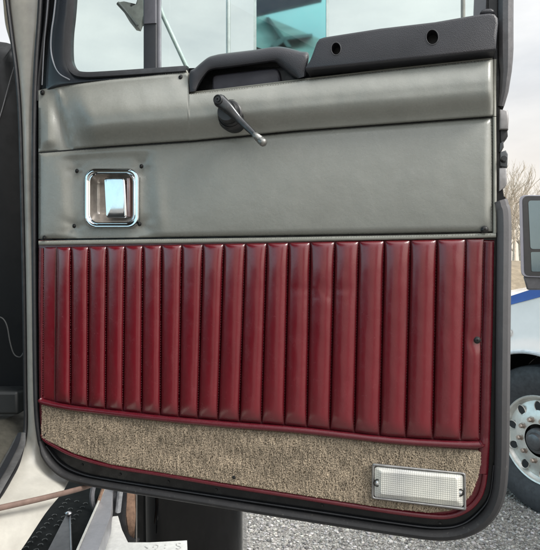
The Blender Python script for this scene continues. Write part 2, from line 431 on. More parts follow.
bm = bmesh.new(); sweep(bm, [D(86, -116, .0), D(300, -122, .0), D(486, -124, .0)], [(-.02, -.02), (.02, -.02), (.02, .012), (-.02, .012)]); obj('top_rail', bm, FRAMEP, window_frame)
def pane(name, pts, y):
    bm = bmesh.new(); f = bm.faces.new([bm.verts.new(D(px, py, -y)) for px, py in pts]); obj(name, bm, GLASS, door, 0)
pane('vent_pane', [(82, -112), (72, 0), (69, 60), (80, 78), (150, 78), (150, -112)], .012)
pane('window_pane', [(152, -112), (152, 78), (300, 76), (482, 60), (486, -112)], .018)
bm = bmesh.new(); prism(bm, [(143, -118), (143, 74), (156.5, 73), (156.5, -118)], -.004, .009, .003); dbar = obj('division_bar', bm, plain('division bar', (.028, .03, .036), .38, grime=.3), door)
bm = bmesh.new(); prism(bm, [(156.6, -118), (156.6, 73), (160.2, 73), (160.2, -118)], -.002, .003, .001); obj('bar_trim', bm, plain('bar trim', (.22, .225, .25), .45, metal=.2), dbar)

bm = bmesh.new(); prism(bm, [(143.6, -118), (143.6, 23.8), (155.8, 22.8), (155.8, -118)], .004, .0115, .002); obj('bar_sleeve', bm, plain('bar sleeve', (.085, .085, .10), .4, grime=.3), dbar)
# ---------------- burgundy backing board with its bound edge
backing_loop = [(p.x, p.y) for p in spline([(38.5, 240, 0), (37.8, 300, 0), (38.5, 400, 0), (40.5, 434, 0), (44, 441, 0), (56, 448.5, 0), (74, 457.5, 0), (111, 468, 0), (163, 476.5, 0), (230, 488, 0), (300, 499, 0), (380, 512, 0), (430, 518.5, 0), (452, 518.5, 0), (470, 511, 0), (482, 498, 0), (487.5, 480, 0), (490, 445, 0), (493, 330, 0), (494.5, 240, 0)], 6)]
bm = bmesh.new(); prism(bm, backing_loop, .001, .010, .004); backing = obj('backing_board', bm, REDB, door, 50)

# ---------------- tufted ribs
top_x = [43.5, 56.5, 71, 88.7, 106.7, 125, 143, 161.7, 182, 203, 224, 245.5, 267, 288.7, 310.5, 335, 359, 384.5, 410.6, 437, 466, 484]
bot_x = [42.5, 55, 70.7, 88, 105.7, 123, 141.7, 160.5, 179, 198, 218, 239.5, 261.7, 284.5, 307, 330, 354.5, 380, 406, 433, 461, 479.5]
top_y = [(38, 247.5), (494, 238.5)]
bot_y = [(40, 399), (60, 403), (82, 406.5), (165, 416), (300, 426.5), (390, 437), (480, 441.5), (495, 442)]
NR = len(top_x) - 1
def rib(c, t):
    i = min(NR - 1, int(c)); s = c - i
    xt = top_x[i] + (top_x[i + 1] - top_x[i]) * s; xb = bot_x[i] + (bot_x[i + 1] - bot_x[i]) * s
    yt = interp(top_y, xt); yb = interp(bot_y, xb)
    px = xt + (xb - xt) * t; py = yt + (yb - yt) * t
    amp = .0120 if 0 < i < NR - 1 else .006
    if i == 0: amp = .003
    q = max(0, 1 - abs(2 * s - 1) ** 2.15)
    end = (.58 + .42 * (1 - (1 - min(1, t / .16)) ** 2.2)) * (1 - (1 - min(1, t / .022)) ** 3) * (1 - (1 - min(1, (1 - t) / .08)) ** 2.2)
    w = noise.noise(Vector((px * .035, py * .010, 3.1))) * .0016 + noise.noise(Vector((px * .12, py * .05, 9.7))) * .0007
    star = math.exp(-(((px - 322) / 26) ** 2 + ((py - 292) / 9) ** 2)) * (-.0016 + .0008 * math.sin(5 * math.atan2((py - 292) * 2, px - 322)))
    star2 = math.exp(-(((px - 477) / 9) ** 2 + ((py - 341) / 9) ** 2)) * -.0035
    h = .0105 + amp * (q ** .62) * (.22 + .78 * end) + (w + star) * q * 1.0 + star2
    return px, py, h
Ss = []
for i in range(NR):
    for k in range(12): Ss.append(i + .5 - .5 * math.cos(math.pi * k / 12))
Ss.append(NR - 1e-6)
bm = bmesh.new(); dl = bm.verts.layers.float.new('seam_shade')
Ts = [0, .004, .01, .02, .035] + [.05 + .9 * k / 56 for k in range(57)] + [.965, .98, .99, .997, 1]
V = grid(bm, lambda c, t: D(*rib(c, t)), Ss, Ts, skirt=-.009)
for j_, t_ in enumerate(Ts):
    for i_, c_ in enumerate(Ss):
        f_ = c_ - int(c_); V[j_][i_][dl] = max(abs(2 * f_ - 1) ** 3.2, (1 - min(1, (1 - t_) / .05)) ** 1.5, (1 - min(1, t_ / .012)) * .8)  # painted shade weight, strongest at rib seams and panel ends
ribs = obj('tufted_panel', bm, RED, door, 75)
bm = bmesh.new()
for i in list(range(2, NR + 1)) + [0]:
    c = i - (.03 if i else -.02)
    path = [D(x, y, h + .0012) for x, y, h in (rib(max(.001, min(NR - .001, c)), .02 + .95 * k / 60) for k in range(61))]
    stitches(bm, path, .0024, .0024, .00055)
obj('stitching', bm, THREADR, ribs, 0)

# welt
bm = bmesh.new()
wp = spline([D(x, y + 3.2, .014) for x, y in [(40.5, 396), (43, 398.5), (60, 402.5), (82, 406), (165, 415.5), (230, 421.5), (300, 427), (390, 437), (450, 441), (478, 441.5), (482, 440)]], 10)
tube(bm, wp, .0058, 12, ry=.0068); obj('welt', bm, REDB, door)
# puffy right edge binding
bm = bmesh.new()
def bind(s, t):
    y = 242 + t * (474 - 242); xl = interp([(242, 484.5), (440, 479.5), (492, 474)], y); xr = interp([(242, 494), (330, 492.8), (445, 489.8), (480, 487), (492, 484)], y)
    xl = max(xl, xl); x = xl + (xr - xl) * s
    return D(x, y, .0105 + .0045 * math.sin(math.pi * s) ** .6 + .001 * noise.noise(Vector((x * .05, y * .05, 0))) - .002 * math.exp(-((y - 437) / 3) ** 2))
grid(bm, bind, 10, 60, skirt=-.006); obj('edge_binding', bm, REDB, door, 70)
bm = bmesh.new()
def bindl(s, t):
    y = 248 + t * (436 - 248); xl = interp([(248, 38.6), (300, 38.2), (436, 40.8)], y); xr = interp([(248, 43.4), (400, 42.4), (436, 43.6)], y)
    return D(xl + (xr - xl) * s, y, .0102 + .003 * math.sin(math.pi * s) ** .6)
grid(bm, bindl, 8, 40, skirt=-.006); obj('edge_binding', bm, REDB, door, 70)
bm = bmesh.new(); tube(bm, spline([D(x, y, .0112) for x, y in [(41.8, 434), (45, 440), (56, 446.8), (74, 455.6), (111, 466.3), (163, 474.8), (230, 486.3), (300, 497.3), (380, 510), (430, 516.3), (451, 516), (468, 509), (478.5, 498), (483, 486), (485, 474)]], 8), .0042, 10, ry=.0034); obj('edge_binding', bm, REDB, door, 70)

# ---------------- carpet strip
car_top = [(42, 404), (60, 408.5), (82, 412.5), (165, 422), (230, 428), (300, 433.5), (390, 443.5), (450, 448.5), (482, 450.5)]
car_bot = [(42, 438), (46, 440), (56, 445), (74, 453.5), (111, 464.5), (163, 473), (230, 484), (300, 495), (380, 507.5), (430, 513), (450, 511), (463, 504), (472, 494), (477, 480), (481, 462)]
def car_right(y): return interp([(440, 481), (465, 480.5), (480, 478), (492, 472), (502, 464), (510, 450), (514, 440)], y)
bm = bmesh.new()
lo = [(x, interp(car_top, x)) for x in [42 + 438 * k / 40 for k in range(41)]]
cl = lo + [(p[0], p[1]) for p in car_bot[::-1]]
prism(bm, cl, .008, .0118, 0); carpet = obj('carpet_strip', bm, CARPETB, door, 0)
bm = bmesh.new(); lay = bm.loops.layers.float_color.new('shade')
cnt = 0
while cnt < 60000:
    px = random.uniform(42.5, 480.5); ty = interp(car_top, px); by = interp(car_bot, px); py = random.uniform(ty + .3, by - 2.0)
    if px > car_right(py): continue
    if 372.5 < px < 465 and interp([(371, 464), (466, 473.5)], px) < py < interp([(371, 498), (466, 510)], px): continue
    cnt += 1
    p = D(px, py, .0116)
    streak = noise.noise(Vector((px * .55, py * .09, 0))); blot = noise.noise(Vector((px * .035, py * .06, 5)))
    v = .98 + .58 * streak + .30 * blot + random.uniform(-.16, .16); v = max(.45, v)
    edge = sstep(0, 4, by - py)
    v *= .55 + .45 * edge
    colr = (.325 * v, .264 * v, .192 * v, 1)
    L = random.uniform(.0024, .0042); w = random.uniform(.0004, .0008)
    a = random.gauss(0, .45); dx, dz = math.sin(a), -math.cos(a)
    lean = random.uniform(.35, 1.1)
    tip = p + Vector((dx * L * lean * .8, -L, dz * L * lean * .8))
    sx = Vector((dz, 0, -dx)) * w
    mid = p.lerp(tip, .55) + Vector((0, -.0008, 0))
    v0, v1, v2, v3, v4 = (bm.verts.new(q) for q in (p - sx, p + sx, mid + sx, mid - sx, tip))
    for f in (bm.faces.new((v0, v1, v2, v3)), bm.faces.new((v3, v2, v4))):
        for lp in f.loops:
            k = .7 if lp.vert in (v0, v1) else 1
            lp[lay] = (colr[0] * k, colr[1] * k, colr[2] * k, 1)
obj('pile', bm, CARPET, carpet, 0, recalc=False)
bm = bmesh.new(); stitches(bm, [D(x, interp(car_top, x) + 2.2, .0165) for x in [44 + 434 * k / 80 for k in range(81)]], .0034, .0034, .0008); obj('stitching', bm, plain('tan thread', (.12, .09, .07), .8), carpet, 0)

# ---------------- grey vinyl middle panel
mid_top = [(38, 152.5), (110, 146.8), (190, 141.5), (300, 131), (497, 116.5)]
mid_bot = [(38, 243), (250, 240), (497, 235.5)]
def midh(px, py):
    h = .014
    yt = interp(mid_top, px); yb = interp(mid_bot, px)
    t = (py - yt) / (yb - yt)
    h += .010 * math.sin(math.pi * min(1, max(0, t))) ** .7 * sstep(38, 60, px) * (.55 + .45 * sstep(150, 260, px)) * sstep(497, 485, px)
    # pressed plateau around the handle, with puckers to its screws
    dx = max(0, abs(px - 109) - 34); dy = max(0, abs(py - 197) - 33); d = math.hypot(dx, dy)
    h -= .0075 * (1 - sstep(0, 22, d)) * sstep(0, .12, t)
    for sx, sy in ((77, 171), (141.5, 166.3), (74.3, 226), (139.6, 224)):
        h -= .0042 * math.exp(-((px - sx) ** 2 + (py - sy) ** 2) / 42)
        ax = math.atan2(py - sy, px - sx); rr = math.hypot(px - sx, py - sy); h += .0007 * math.sin(5 * ax + sx) * math.exp(-((rr - 9) / 6) ** 2)
    h -= .004 * math.exp(-((px - 487) ** 2 + (py - 230) ** 2) / 60)
    h += .0016 * noise.noise(Vector((px * .013, py * .014, 1.3))) + .00035 * noise.noise(Vector((px * .06, py * .06, 4)))
    h += .0034 * math.exp(-((px - 154 - (py - 165) * .10) / 6) ** 2) * sstep(.0, .2, t) * sstep(1, .7, t)
    h += .0030 * math.exp(-((px - 62 - (py - 165) * .05) / 5) ** 2) * sstep(.1, .35, t) * sstep(1, .6, t)
    return h * 1.0
def midp(s, t):
    px = 38.5 + (492.5 - 38.5) * s; px += 4 * s * (1 - t) * 0
    yt = interp(mid_top, px) + .6; yb = interp(mid_bot, px) - 4.2
    py = yt + (yb - yt) * t
    h = midh(px, py)
    e = min(1, t / .05, (1 - t) / .05, s / .012, (1 - s) / .012); h = .009 + (h - .009) * (1 - (1 - max(0, e)) ** 2)
    if (abs(px - 111.75) / 25.2) ** 5 + (abs(py - 198.25) / 27.6) ** 5 < 1: h = -.030
    return D(px, py, h)
bm = bmesh.new(); grid(bm, midp, 150, 60, skirt=-.002); middle = obj('middle_panel', bm, GREY, door, 80)
# hem along the bottom edge and up the right edge
def hemline(pts, w0, w1, h, mat, name, parent, n=60):
    bm = bmesh.new()
    P = spline([(x, y, 0) for x, y in pts], n // max(1, len(pts) - 1))
    def fn(s, t):
        i = min(len(P) - 1, round(s * (len(P) - 1))); p = P[i]; q = P[min(len(P) - 1, i + 1)] - P[max(0, i - 1)]; q.normalize()
        w = w0 + (w1 - w0) * t
        return D(p.x - q.y * w, p.y + q.x * w, h + .0022 * math.sin(math.pi * t) ** .6)
    grid(bm, fn, len(P) - 1, 6, skirt=-.004); return obj(name, bm, mat, parent, 70)
hemline([(38.5, 241.2), (150, 239.6), (250, 238.2), (400, 235.6), (496, 233.4)], -.4, 4.0, .0125, GREYHEM, 'hem', middle)
hemline([(492.6, 116.8), (493, 170), (493, 233)], 0, -3.6, .0115, GREYHEM, 'hem', middle)
bm = bmesh.new()
stitches(bm, [D(40 + 452 * k / 80, interp([(40, 241.7), (250, 238.8), (492, 234.4)], 40 + 452 * k / 80), .0150) for k in range(81)], .0022, .0022, .0005)
obj('stitching', bm, THREADG, middle, 0); bm = bmesh.new()
stitches(bm, [D(491.6, 119 + 113 * k / 20, .0125) for k in range(21)], .0024, .0026, .0006)
obj('stitching', bm, THREADG, middle, 0)
# seam shadow strip between the two grey panels
bm = bmesh.new(); tube(bm, [D(x, interp(mid_top, x) + .2, .0095) for x in [38.5 + 455 * k / 60 for k in range(61)]], .0009, 6); obj('seam_shadow_strip', bm, BLACK, door)

# ---------------- grey vinyl upper pad
upt = [(38.5, 90), (48, 87.6), (60, 85.4), (80, 82.2), (110, 78), (150, 74.2), (186, 70.6), (187.5, 72), (189, 92.6), (220, 89.4), (305, 79), (400, 68), (497, 57.5)]
def uph(px, py):
    yt = interp(upt, px); yb = interp(mid_top, px); yt2 = interp([(38, 90), (110, 78), (186, 71), (497, 40)], px)
    t = (py - yt2) / (yb - yt2)
    cr = 58 + (py - 88) * .27                    # the diagonal fold at the left
    body = .22 * sstep(cr - 2, cr + 5, px) + .78 * sstep(cr + 1, cr + 27, px)
    prof = .010 + .029 * sstep(.0, .55, t) * (1 - sstep(.62, 1.02, t) ** 1.2)
    h = .008 + prof * body
    left = (1 - sstep(cr - 10, cr, px))
    h += .009 * math.exp(-((px - 48) / 7) ** 2) * sstep(.02, .6, t) * sstep(1, .8, t) * left
    h += .0060 * math.exp(-((px - cr) / 2.2) ** 2) * sstep(-.1, .12, t) * sstep(1.05, .85, t)
    h -= .0055 * math.exp(-((px - cr + 7) / 5) ** 2) * sstep(.1, .5, t)
    h += .0022 * noise.noise(Vector((px * .014, py * .03, 8.3))) + .0008 * noise.noise(Vector((px * .07, py * .05, 2)))
    h -= .003 * math.exp(-((px - 181) ** 2 + (py - 78) ** 2) / 40)
    h -= .0010 * math.exp(-((px - 192 - (py - 93) * .7) / 9) ** 2) * sstep(135, 96, py)
    return h
xs = sorted(set([38.5 + 455 * k / 150 for k in range(151)] + [p[0] for p in upt[1:-1]] + [492.8]))
xs = [x for x in xs if x <= 493.6]
def upp(x, t):
    yt = interp(upt, x) + .3; yb = interp(mid_top, x) - .5; py = yt + (yb - yt) * t; h = uph(x, py)
    e = min(1, t / .05, (1 - t) / .03, (x - 38.4) / 4, (493.7 - x) / 4); h = .008 + (h - .008) * (1 - (1 - max(0, e)) ** 2)
    return D(x, py, h)
bm = bmesh.new(); grid(bm, upp, xs, 44, skirt=-.001); upper = obj('upper_pad', bm, GREY, door, 80)
hemline([(493.3, 59), (492.8, 90), (492.8, 116)], 0, -3.4, .0115, GREYHEM, 'hem', upper)
bm = bmesh.new()
stitches(bm, [D(x, interp(upt, x) + 1.6, uph(x, interp(upt, x) + 1.6) + .001) for x in [190 + 300 * k / 50 for k in range(51)]], .0028, .0020, .0007)
obj('stitching', bm, THREADG, upper, 0); bm = bmesh.new()
stitches(bm, [D(x, interp(upt, x) + 1.4, uph(x, interp(upt, x) + 1.4) + .0005) for x in [40 + 145 * k / 30 for k in range(31)]], .0022, .0026, .0005)
obj('stitching', bm, THREADG, upper, 0)
bm = bmesh.new(); tube(bm, [D(x, interp(upt, x) + .3, .0105 + .002) for x in [189.5 + 303 * k / 40 for k in range(41)]], .0018, 8); tube(bm, spline([D(186, 70.6, .012), D(187.6, 74, .012), D(188.6, 85, .012), D(190, 92.6, .012)], 5), .002, 8); obj('hem', bm, GREYHEM, upper)

# ---------------- screws
sc = bmesh.new()
def screw_bm():
    b = bmesh.new()
    lathe(b, [(.0062, 0), (.0062, .001), (.0048, .0016), (.0044, .0034), (.0026, .0046), (.0013, .0047), (.0013, .0030), (0, .0030)], 16); return b
screw0 = None
for n_, (px, py, h, par, k) in enumerate([(42.6, 92.6, .0095, upper, .9), (181, 77.6, .0150, upper, .9), (77, 171, .0115, middle, .72), (141.5, 166.3, .0135, middle, .72), (74.3, 226, .0115, middle, .72), (139.6, 224, .0125, middle, .72), (44.5, 238, .0155, middle, .8), (484.5, 229.7, .0165, middle, 1.0), (477, 340, .0125, ribs, .95), (45, 434.5, .0125, backing, .6), (234, 477.5, .0175, carpet, .55)]):
    if screw0 is None:
        o = screw0 = obj('screw', screw_bm(), SCREW, par, 35)
    else:
        o = screw0.copy(); COL.objects.link(o); o.parent = par
    o.location = D(px, py, h); o.scale = (k, k, k)
sc.free()
for px, py in ((168, 482), (322, 506), (216, 490), (120, 474.5), (82, 465), (440, 524)):
    o = screw0.copy(); COL.objects.link(o); o.parent = shell; o.location = D(px, py, .001); o.scale = (.45, .3, .45); 

# ---------------- inner handle
hbm = bmesh.new()
oL, iL = rrect(84, 168, 139.5, 228.5, 11, 8), rrect(90.5, 174.5, 133, 222, 8, 8)
prof = [(0, .008), (.03, .014), (.15, .0185), (.4, .0195), (.62, .0175), (.72, .0160), (.80, .0172), (.93, .0165), (1, .012), (1.001, -.022)]
rows = []
for t, h in prof:
    rows.append([hbm.verts.new(D(a[0] + (b[0] - a[0]) * t, a[1] + (b[1] - a[1]) * t, h)) for a, b in zip(oL, iL)])
for A, B in zip(rows, rows[1:]):
    for j in range(len(A)): hbm.faces.new((A[j], A[(j + 1) % len(A)], B[(j + 1) % len(A)], B[j]))
handle = obj('handle_bezel', hbm, CHROME, door, 50)
bm = bmesh.new()
def cup(s, t):
    x = 90 + 43.5 * s; y = 174 + 48.5 * t
    d = min(1, min(s, 1 - s) * 5) ** .6 * min(1, min(t, 1 - t) * 5) ** .6
    return D(x, y, .009 - .024 * d)
grid(bm, cup, 26, 26); obj('recess_cup', bm, plain('recess metal', (.36, .33, .30), .38, metal=.55, grime=.3, gscale=40), handle, 70)
bm = bmesh.new()
lv = rrect(104.5, 178, 125.5, 218, 3, 4)
def levpos(x, y, h): return D(x, y, h + (y - 198) / 20 * .0036)
prism(bm, lv, -.012, .0085, .003, pos=levpos)
obj('release_lever', bm, CHROME, handle, 40)
bm = bmesh.new(); sweep(bm, [D(129.3, 178, .002), D(129.6, 217, .002)], [(-.004, -.012), (.004, -.012), (.004, .004), (-.004, .004)]); obj('pivot_bar', bm, plain('copper tinted bar', (.34, .22, .20), .35, metal=.8), handle, 30, bevel=.001)

# ---------------- window crank
hub_p = D(233, 115, .034)
bm = bmesh.new(); lathe(bm, [(0.030, -.012), (.0295, .002), (.027, .007), (.024, .009), (.0235, .012), (.020, .015), (.0195, .026), (.017, .030), (0, .030)], 32, Matrix.Translation(hub_p)); crank = obj('window_crank', bm, HUBB, door, 35)
bm = bmesh.new(); lathe(bm, [(.0245, .0085), (.0262, .0095), (.0245, .0125)], 32, Matrix.Translation(hub_p)); obj('collar', bm, CRANKM, crank, 35)
a0, a1, a2, a3, a4 = D(219.5, 100.5, .070), D(228, 108, .069), D(239, 119.5, .066), D(252, 132, .068), D(258, 138, .072)
bm = bmesh.new()
pa = spline([a0 + (a0 - a1) * .28, a0, a1, a2, a3, a4], 8)
def asc(t): return interp([(0, .55), (.06, .92), (.2, 1.12), (.4, .95), (.6, .62), (.85, .46), (1, .48)], t)
sweep(bm, pa, [(-.0095, -.008), (.0095, -.008), (.0105, -.003), (.0098, .003), (.0065, .0058), (-.0065, .0058), (-.0098, .003), (-.0105, -.003)], scale=asc)
obj('arm', bm, CRANKM, crank, 50)
bm = bmesh.new(); lathe(bm, [(.0088, 0), (.0088, .004), (.0072, .0052), (.0066, .0035), (.0042, .0033), (.0040, .0052), (.0018, .0054), (.0016, .0035), (0, .0035)], 24, Matrix.Translation(a0 + Vector((0, -.0035, 0)))); obj('cap', bm, HUBB, crank, 30)
bm = bmesh.new()
kd = (D(264.5, 143.5, .082) - D(254, 134, .070)); k0 = D(254.5, 134.5, .071)
prof = [(0, .0048), (.08, .0056), (.22, .0062), (.3, .0050), (.36, .0066), (.44, .0052), (.5, .0070), (.58, .0058), (.64, .0074), (.72, .0064), (.8, .0074), (.92, .0064), (1, .0030)]
path = [k0 + kd * t for t, r in prof]
zz = kd.normalized(); xx = zz.orthogonal().normalized(); yy = zz.cross(xx); rings = []
for (t, r), p in zip(prof, path): rings.append([bm.verts.new(p + (xx * math.cos(2 * math.pi * k / 16) + yy * math.sin(2 * math.pi * k / 16)) * r) for k in range(16)])
for A, B in zip(rings, rings[1:]):
    for j in range(16): bm.faces.new((A[j], A[(j + 1) % 16], B[(j + 1) % 16], B[j]))
bm.faces.new(rings[-1])
obj('knob', bm, plain('knurled knob', (.22, .22, .21), .4, metal=.7, grime=.4, gscale=90), crank, 60)

# ---------------- armrest block and pull
arm_front = [(305.5, 70), (311, 56), (316, 42), (319, 38), (324, 36.3), (380, 27.5), (435, 21), (480, 13.2), (490, 12.2), (495, 13.2), (498, 17), (498.4, 22), (497, 36), (495.8, 50), (400, 60.5)]
h1, h2 = circ(1, 18), circ(1, 18)
holes = [[(336 + 4.9 * a, 48.6 + 6.4 * b) for a, b in h1], [(432.3 + 6.2 * a, 37 + 7.6 * b) for a, b in h2]]
bm = bmesh.new(); prism(bm, arm_front, .004, .046, .005, holes=holes, hole_depth=.022); armrest = obj('armrest', bm, PLASTIC, door, 40)
for (px, py, rx, ry) in ((336, 48.6, 4.9, 6.4), (432.3, 37, 6.2, 7.6)):
    bm = bmesh.new(); tube(bm, [D(px + rx * a, py + ry * b, .0462) for a, b in circ(1, 24)], .0008, 6, closed=True); obj('hole_rim', bm, plain('hole rim', (.05, .05, .055), .4), armrest)
    bm = bmesh.new(); bm.faces.new([bm.verts.new(D(px + rx * 1.0 * a, py + ry * 1.0 * b, .0250)) for a, b in circ(1, 24)]); obj('screw_well', bm, BLACK, armrest)
bm = bmesh.new(); prism(bm, [(479.5, 14), (481.5, 9.5), (485, 8), (491, 7.5), (494, 9), (495, 14)], .005, .030, .004); obj('lock_plunger', bm, PLASTIC, armrest)
bm = bmesh.new()
po = [(188.6, 92), (189.2, 73), (195, 68), (207, 58), (215, 55), (225, 53.2), (255, 49.6), (275, 46.6), (286, 47.4), (300, 51), (309, 54.5), (305.5, 76)]
pi = [(196, 91), (200, 84), (205, 76), (209, 71.5), (215, 69.5), (222, 68.8), (240, 66.4), (262, 63.4), (274, 62), (279, 65), (290, 74.5), (297.5, 78.5)]
A = spline([(x, y, 0) for x, y in po], 6); B = spline([(x, y, 0) for x, y in pi], 6)
pf = [(0, .006), (.02, .020), (.08, .0275), (.2, .030), (.7, .031), (.88, .0285), (.97, .022), (1, .012), (1.001, -.004)]
def pull(s, k):
    i = round(s * (len(A) - 1)); t, h = pf[k]; p = A[i].lerp(B[i], t); return D(p.x, p.y, h)
V = grid(bm, pull, len(A) - 1, list(range(len(pf))))
pullh = obj('door_pull', bm, PLASTIC, door, 55)
bm = bmesh.new(); prism(bm, [(188, 94), (189.5, 74), (215, 60), (275, 52), (304, 60), (304, 80)], -.012, -.003, 0); obj('pull_recess', bm, BLACK, pullh)
bm = bmesh.new(); prism(bm, [(p.x, p.y) for p in spline([(212, 93, 0), (212, 79, 0), (214.5, 75, 0), (220, 74, 0), (245, 71, 0), (270, 68.2, 0), (276, 68.5, 0), (279, 72, 0), (281, 84, 0)], 4)], -.010, .0075, .004); obj('pull_grip', bm, PLASTIC2, pullh)

# ---------------- courtesy lamp
bm = bmesh.new()
def quad(c, n=5, r=.07):              # rounded quad loop
    out = []
    for i in range(4):
        p, a, b = Vector((*c[i], 0)), Vector((*c[i - 1], 0)), Vector((*c[(i + 1) % 4], 0))
        rr = r * min((a - p).length, (b - p).length)
        q0 = p + (a - p).normalized() * rr; q1 = p + (b - p).normalized() * rr
        for k in range(n + 1):
            t = k / n; w = q0.lerp(p, t).lerp(p.lerp(q1, t), t); out.append((w.x, w.y))
    return out
LQ = [(372, 463), (466, 472.8), (466.4, 511), (371.3, 499)]
def shrink(c, k, kx=None):
    m = [sum(p[0] for p in c) / 4, sum(p[1] for p in c) / 4]; kx = kx or k
    return [(m[0] + (p[0] - m[0]) * kx, m[1] + (p[1] - m[1]) * k) for p in c]
lo_, li_ = quad(LQ), quad(shrink(LQ, .85, .945))
rows = []
for t, h in [(0, .010), (0, .018), (.15, .0215), (.5, .0225), (.85, .0215), (1, .019), (1.0, .008)]:
    rows.append([bm.verts.new(D(a[0] + (b[0] - a[0]) * t, a[1] + (b[1] - a[1]) * t, h)) for a, b in zip(lo_, li_)])
for A_, B_ in zip(rows, rows[1:]):
    for j in range(len(A_)): bm.faces.new((A_[j], A_[(j + 1) % len(A_)], B_[(j + 1) % len(A_)], B_[j]))
bm.faces.new(rows[-1])
lamp = obj('courtesy_lamp', bm, plain('lamp bezel', (.26, .255, .25), .2, metal=.6, grime=.3, gscale=60), door, 35)
bm = bmesh.new()
lens_q = quad(shrink(LQ, .84, .94), 5, .1)
lens_in = quad(shrink(LQ, .60, .80), 5, .1)
rows = []
for t, h in [(0, .010), (0, .0205), (.5, .0228), (1, .0275)]:
    rows.append([bm.verts.new(D(a[0] + (b[0] - a[0]) * t, a[1] + (b[1] - a[1]) * t, h)) for a, b in zip(lens_q, lens_in)])
for A_, B_ in zip(rows, rows[1:]):
    for j in range(len(A_)): bm.faces.new((A_[j], A_[(j + 1) % len(A_)], B_[(j + 1) % len(A_)], B_[j]))
bm.faces.new(rows[-1]); obj('lens', bm, LENS, lamp, 30)
bm = bmesh.new()
box(bm, D(398, 484, .0235), (.03, .006, .016)); obj('bulb', bm, plain('warm bulb', (.8, .7, .4), .4), lamp, 30, bevel=.003)
for px, py in ((377.2, 483), (460.3, 492.8)):
    bm = bmesh.new(); tube(bm, [D(px + 3.1 * a, py + 3.3 * b, .0235) for a, b in circ(1, 18)], .0010, 6, closed=True); obj('screw_ring', bm, SCREW, lamp)
    o = screw0.copy(); COL.objects.link(o); o.parent = lamp; o.location = D(px, py, .0222); o.scale = (.55, .5, .55); o.data = screw0.data.copy(); o.data.materials[0] = CHROME

# ------------------------------------------------------------------ the cab the door hangs on
cab = thing('truck_cab', (-.55, 1.2, 1.2), 'cream painted cab pillar and sill with dark dashboard inside, beside the open door', 'truck cab')
CB = Vector(cab.location)
def C(px, py, Y): return at(px, py, Y) - CB
prow = [((10, -130), (48, -130), 1.24, 1.22), ((8, -20), (40, -20), 1.215, 1.20), ((9, 0), (38.5, 0), 1.21, 1.195), ((14, 40), (36, 40), 1.205, 1.19), ((19, 80), (33.5, 80), 1.20, 1.19), ((22, 125), (31.5, 125), 1.20, 1.19), ((24, 200), (32, 200), 1.20, 1.19), ((26, 300), (35.5, 300), 1.20, 1.19), ((27, 385), (37, 390), 1.20, 1.19), ((27.5, 420), (39, 425), 1.195, 1.19), ((26, 438), (44, 452), 1.185, 1.185), ((20, 462), (56, 474), 1.15, 1.17), ((11, 480), (66, 486), 1.10, 1.14), ((0, 498), (45, 514), 1.04, 1.06), ((-16, 520), (17, 556), .98, .98), ((-60, 575), (-35, 625), .85, .85), ((-330, 820), (-300, 900), .55, .55)]
LP = spline([at(a[0], a[1], d) - CB for a, b, d, e in prow], 5); RP = spline([at(b[0], b[1], e) - CB for a, b, d, e in prow], 5)
bm = bmesh.new()
def pil(s, t):
    i = round(t * (len(LP) - 1)); p = LP[i].lerp(RP[i], s)
    return p + Vector((.25, -1, .15)).normalized() * (.012 * math.sin(math.pi * s) ** .7)
V = grid(bm, pil, 10, len(LP) - 1)
loop = [r[-1] for r in V]
low = [bm.verts.new(v.co + Vector((-.02, .12, 0))) for v in loop]
for k in range(len(loop) - 1): bm.faces.new((loop[k], loop[k + 1], low[k + 1], low[k]))
loop = [r[0] for r in V]; low = [bm.verts.new(v.co + Vector((-.005, .10, 0))) for v in loop]
for k in range(len(loop) - 1): bm.faces.new((loop[k], loop[k + 1], low[k + 1], low[k]))
pillar = obj('pillar', bm, IVORY, cab, 60)
bm = bmesh.new(); tube(bm, [p + Vector((-.002, -.004, 0)) for p in LP[8:-6]], .0045, 8); obj('opening_trim', bm, RUBBERD, pillar)
bm = bmesh.new(); tube(bm, spline([C(4, -20, 1.22), C(6.5, 0, 1.22), C(9, 25, 1.22), C(14.5, 46, 1.22), C(19, 80, 1.225)], 6), .0075, 10); obj('windscreen_trim', bm, TRIM, cab)
bm = bmesh.new()
drow = [((-300, 40), (13, 50), 1.36, 1.30), ((-300, 60), (20, 62), 1.26, 1.26), ((-300, 100), (23, 100), 1.25, 1.25), ((-300, 190), (27, 190), 1.27, 1.25), ((-300, 300), (30, 300), 1.34, 1.26), ((-300, 400), (32, 400), 1.36, 1.27)]
drow = [((-300, 34), (-20, 40), (13, 52), 1.36, 1.30)] + [((a[0], a[1]), ((a[0] + b[0]) / 2 * .3, (a[1] + b[1]) / 2), b, d, e) for a, b, d, e in drow[1:]]
rowsV = []
for a, m_, b, d, e in drow:
    P = spline([C(a[0], a[1], d), C(m_[0], m_[1], (d + e) / 2 - .02), C(b[0], b[1], e)], 8); rowsV.append([bm.verts.new(p) for p in P])
for A_, B_ in zip(rowsV, rowsV[1:]):
    for j in range(len(A_) - 1): bm.faces.new((A_[j], A_[j + 1], B_[j + 1], B_[j]))
topb = [bm.verts.new(v.co + Vector((0, .5, -.02))) for v in rowsV[0]]
for j in range(len(topb) - 1): bm.faces.new((rowsV[0][j], rowsV[0][j + 1], topb[j + 1], topb[j]))
dash = obj('dashboard', bm, DASH, cab, 60)
bm = bmesh.new(); tube(bm, spline([C(15.5, 62, 1.235), C(9, 84, 1.235), C(1, 113, 1.235), C(-8, 140, 1.235)], 5), .0012, 6); obj('dash_highlight', bm, plain('dash highlight', (.16, .16, .17), .5), dash)  # grey tube standing in for the highlight along the dash edge
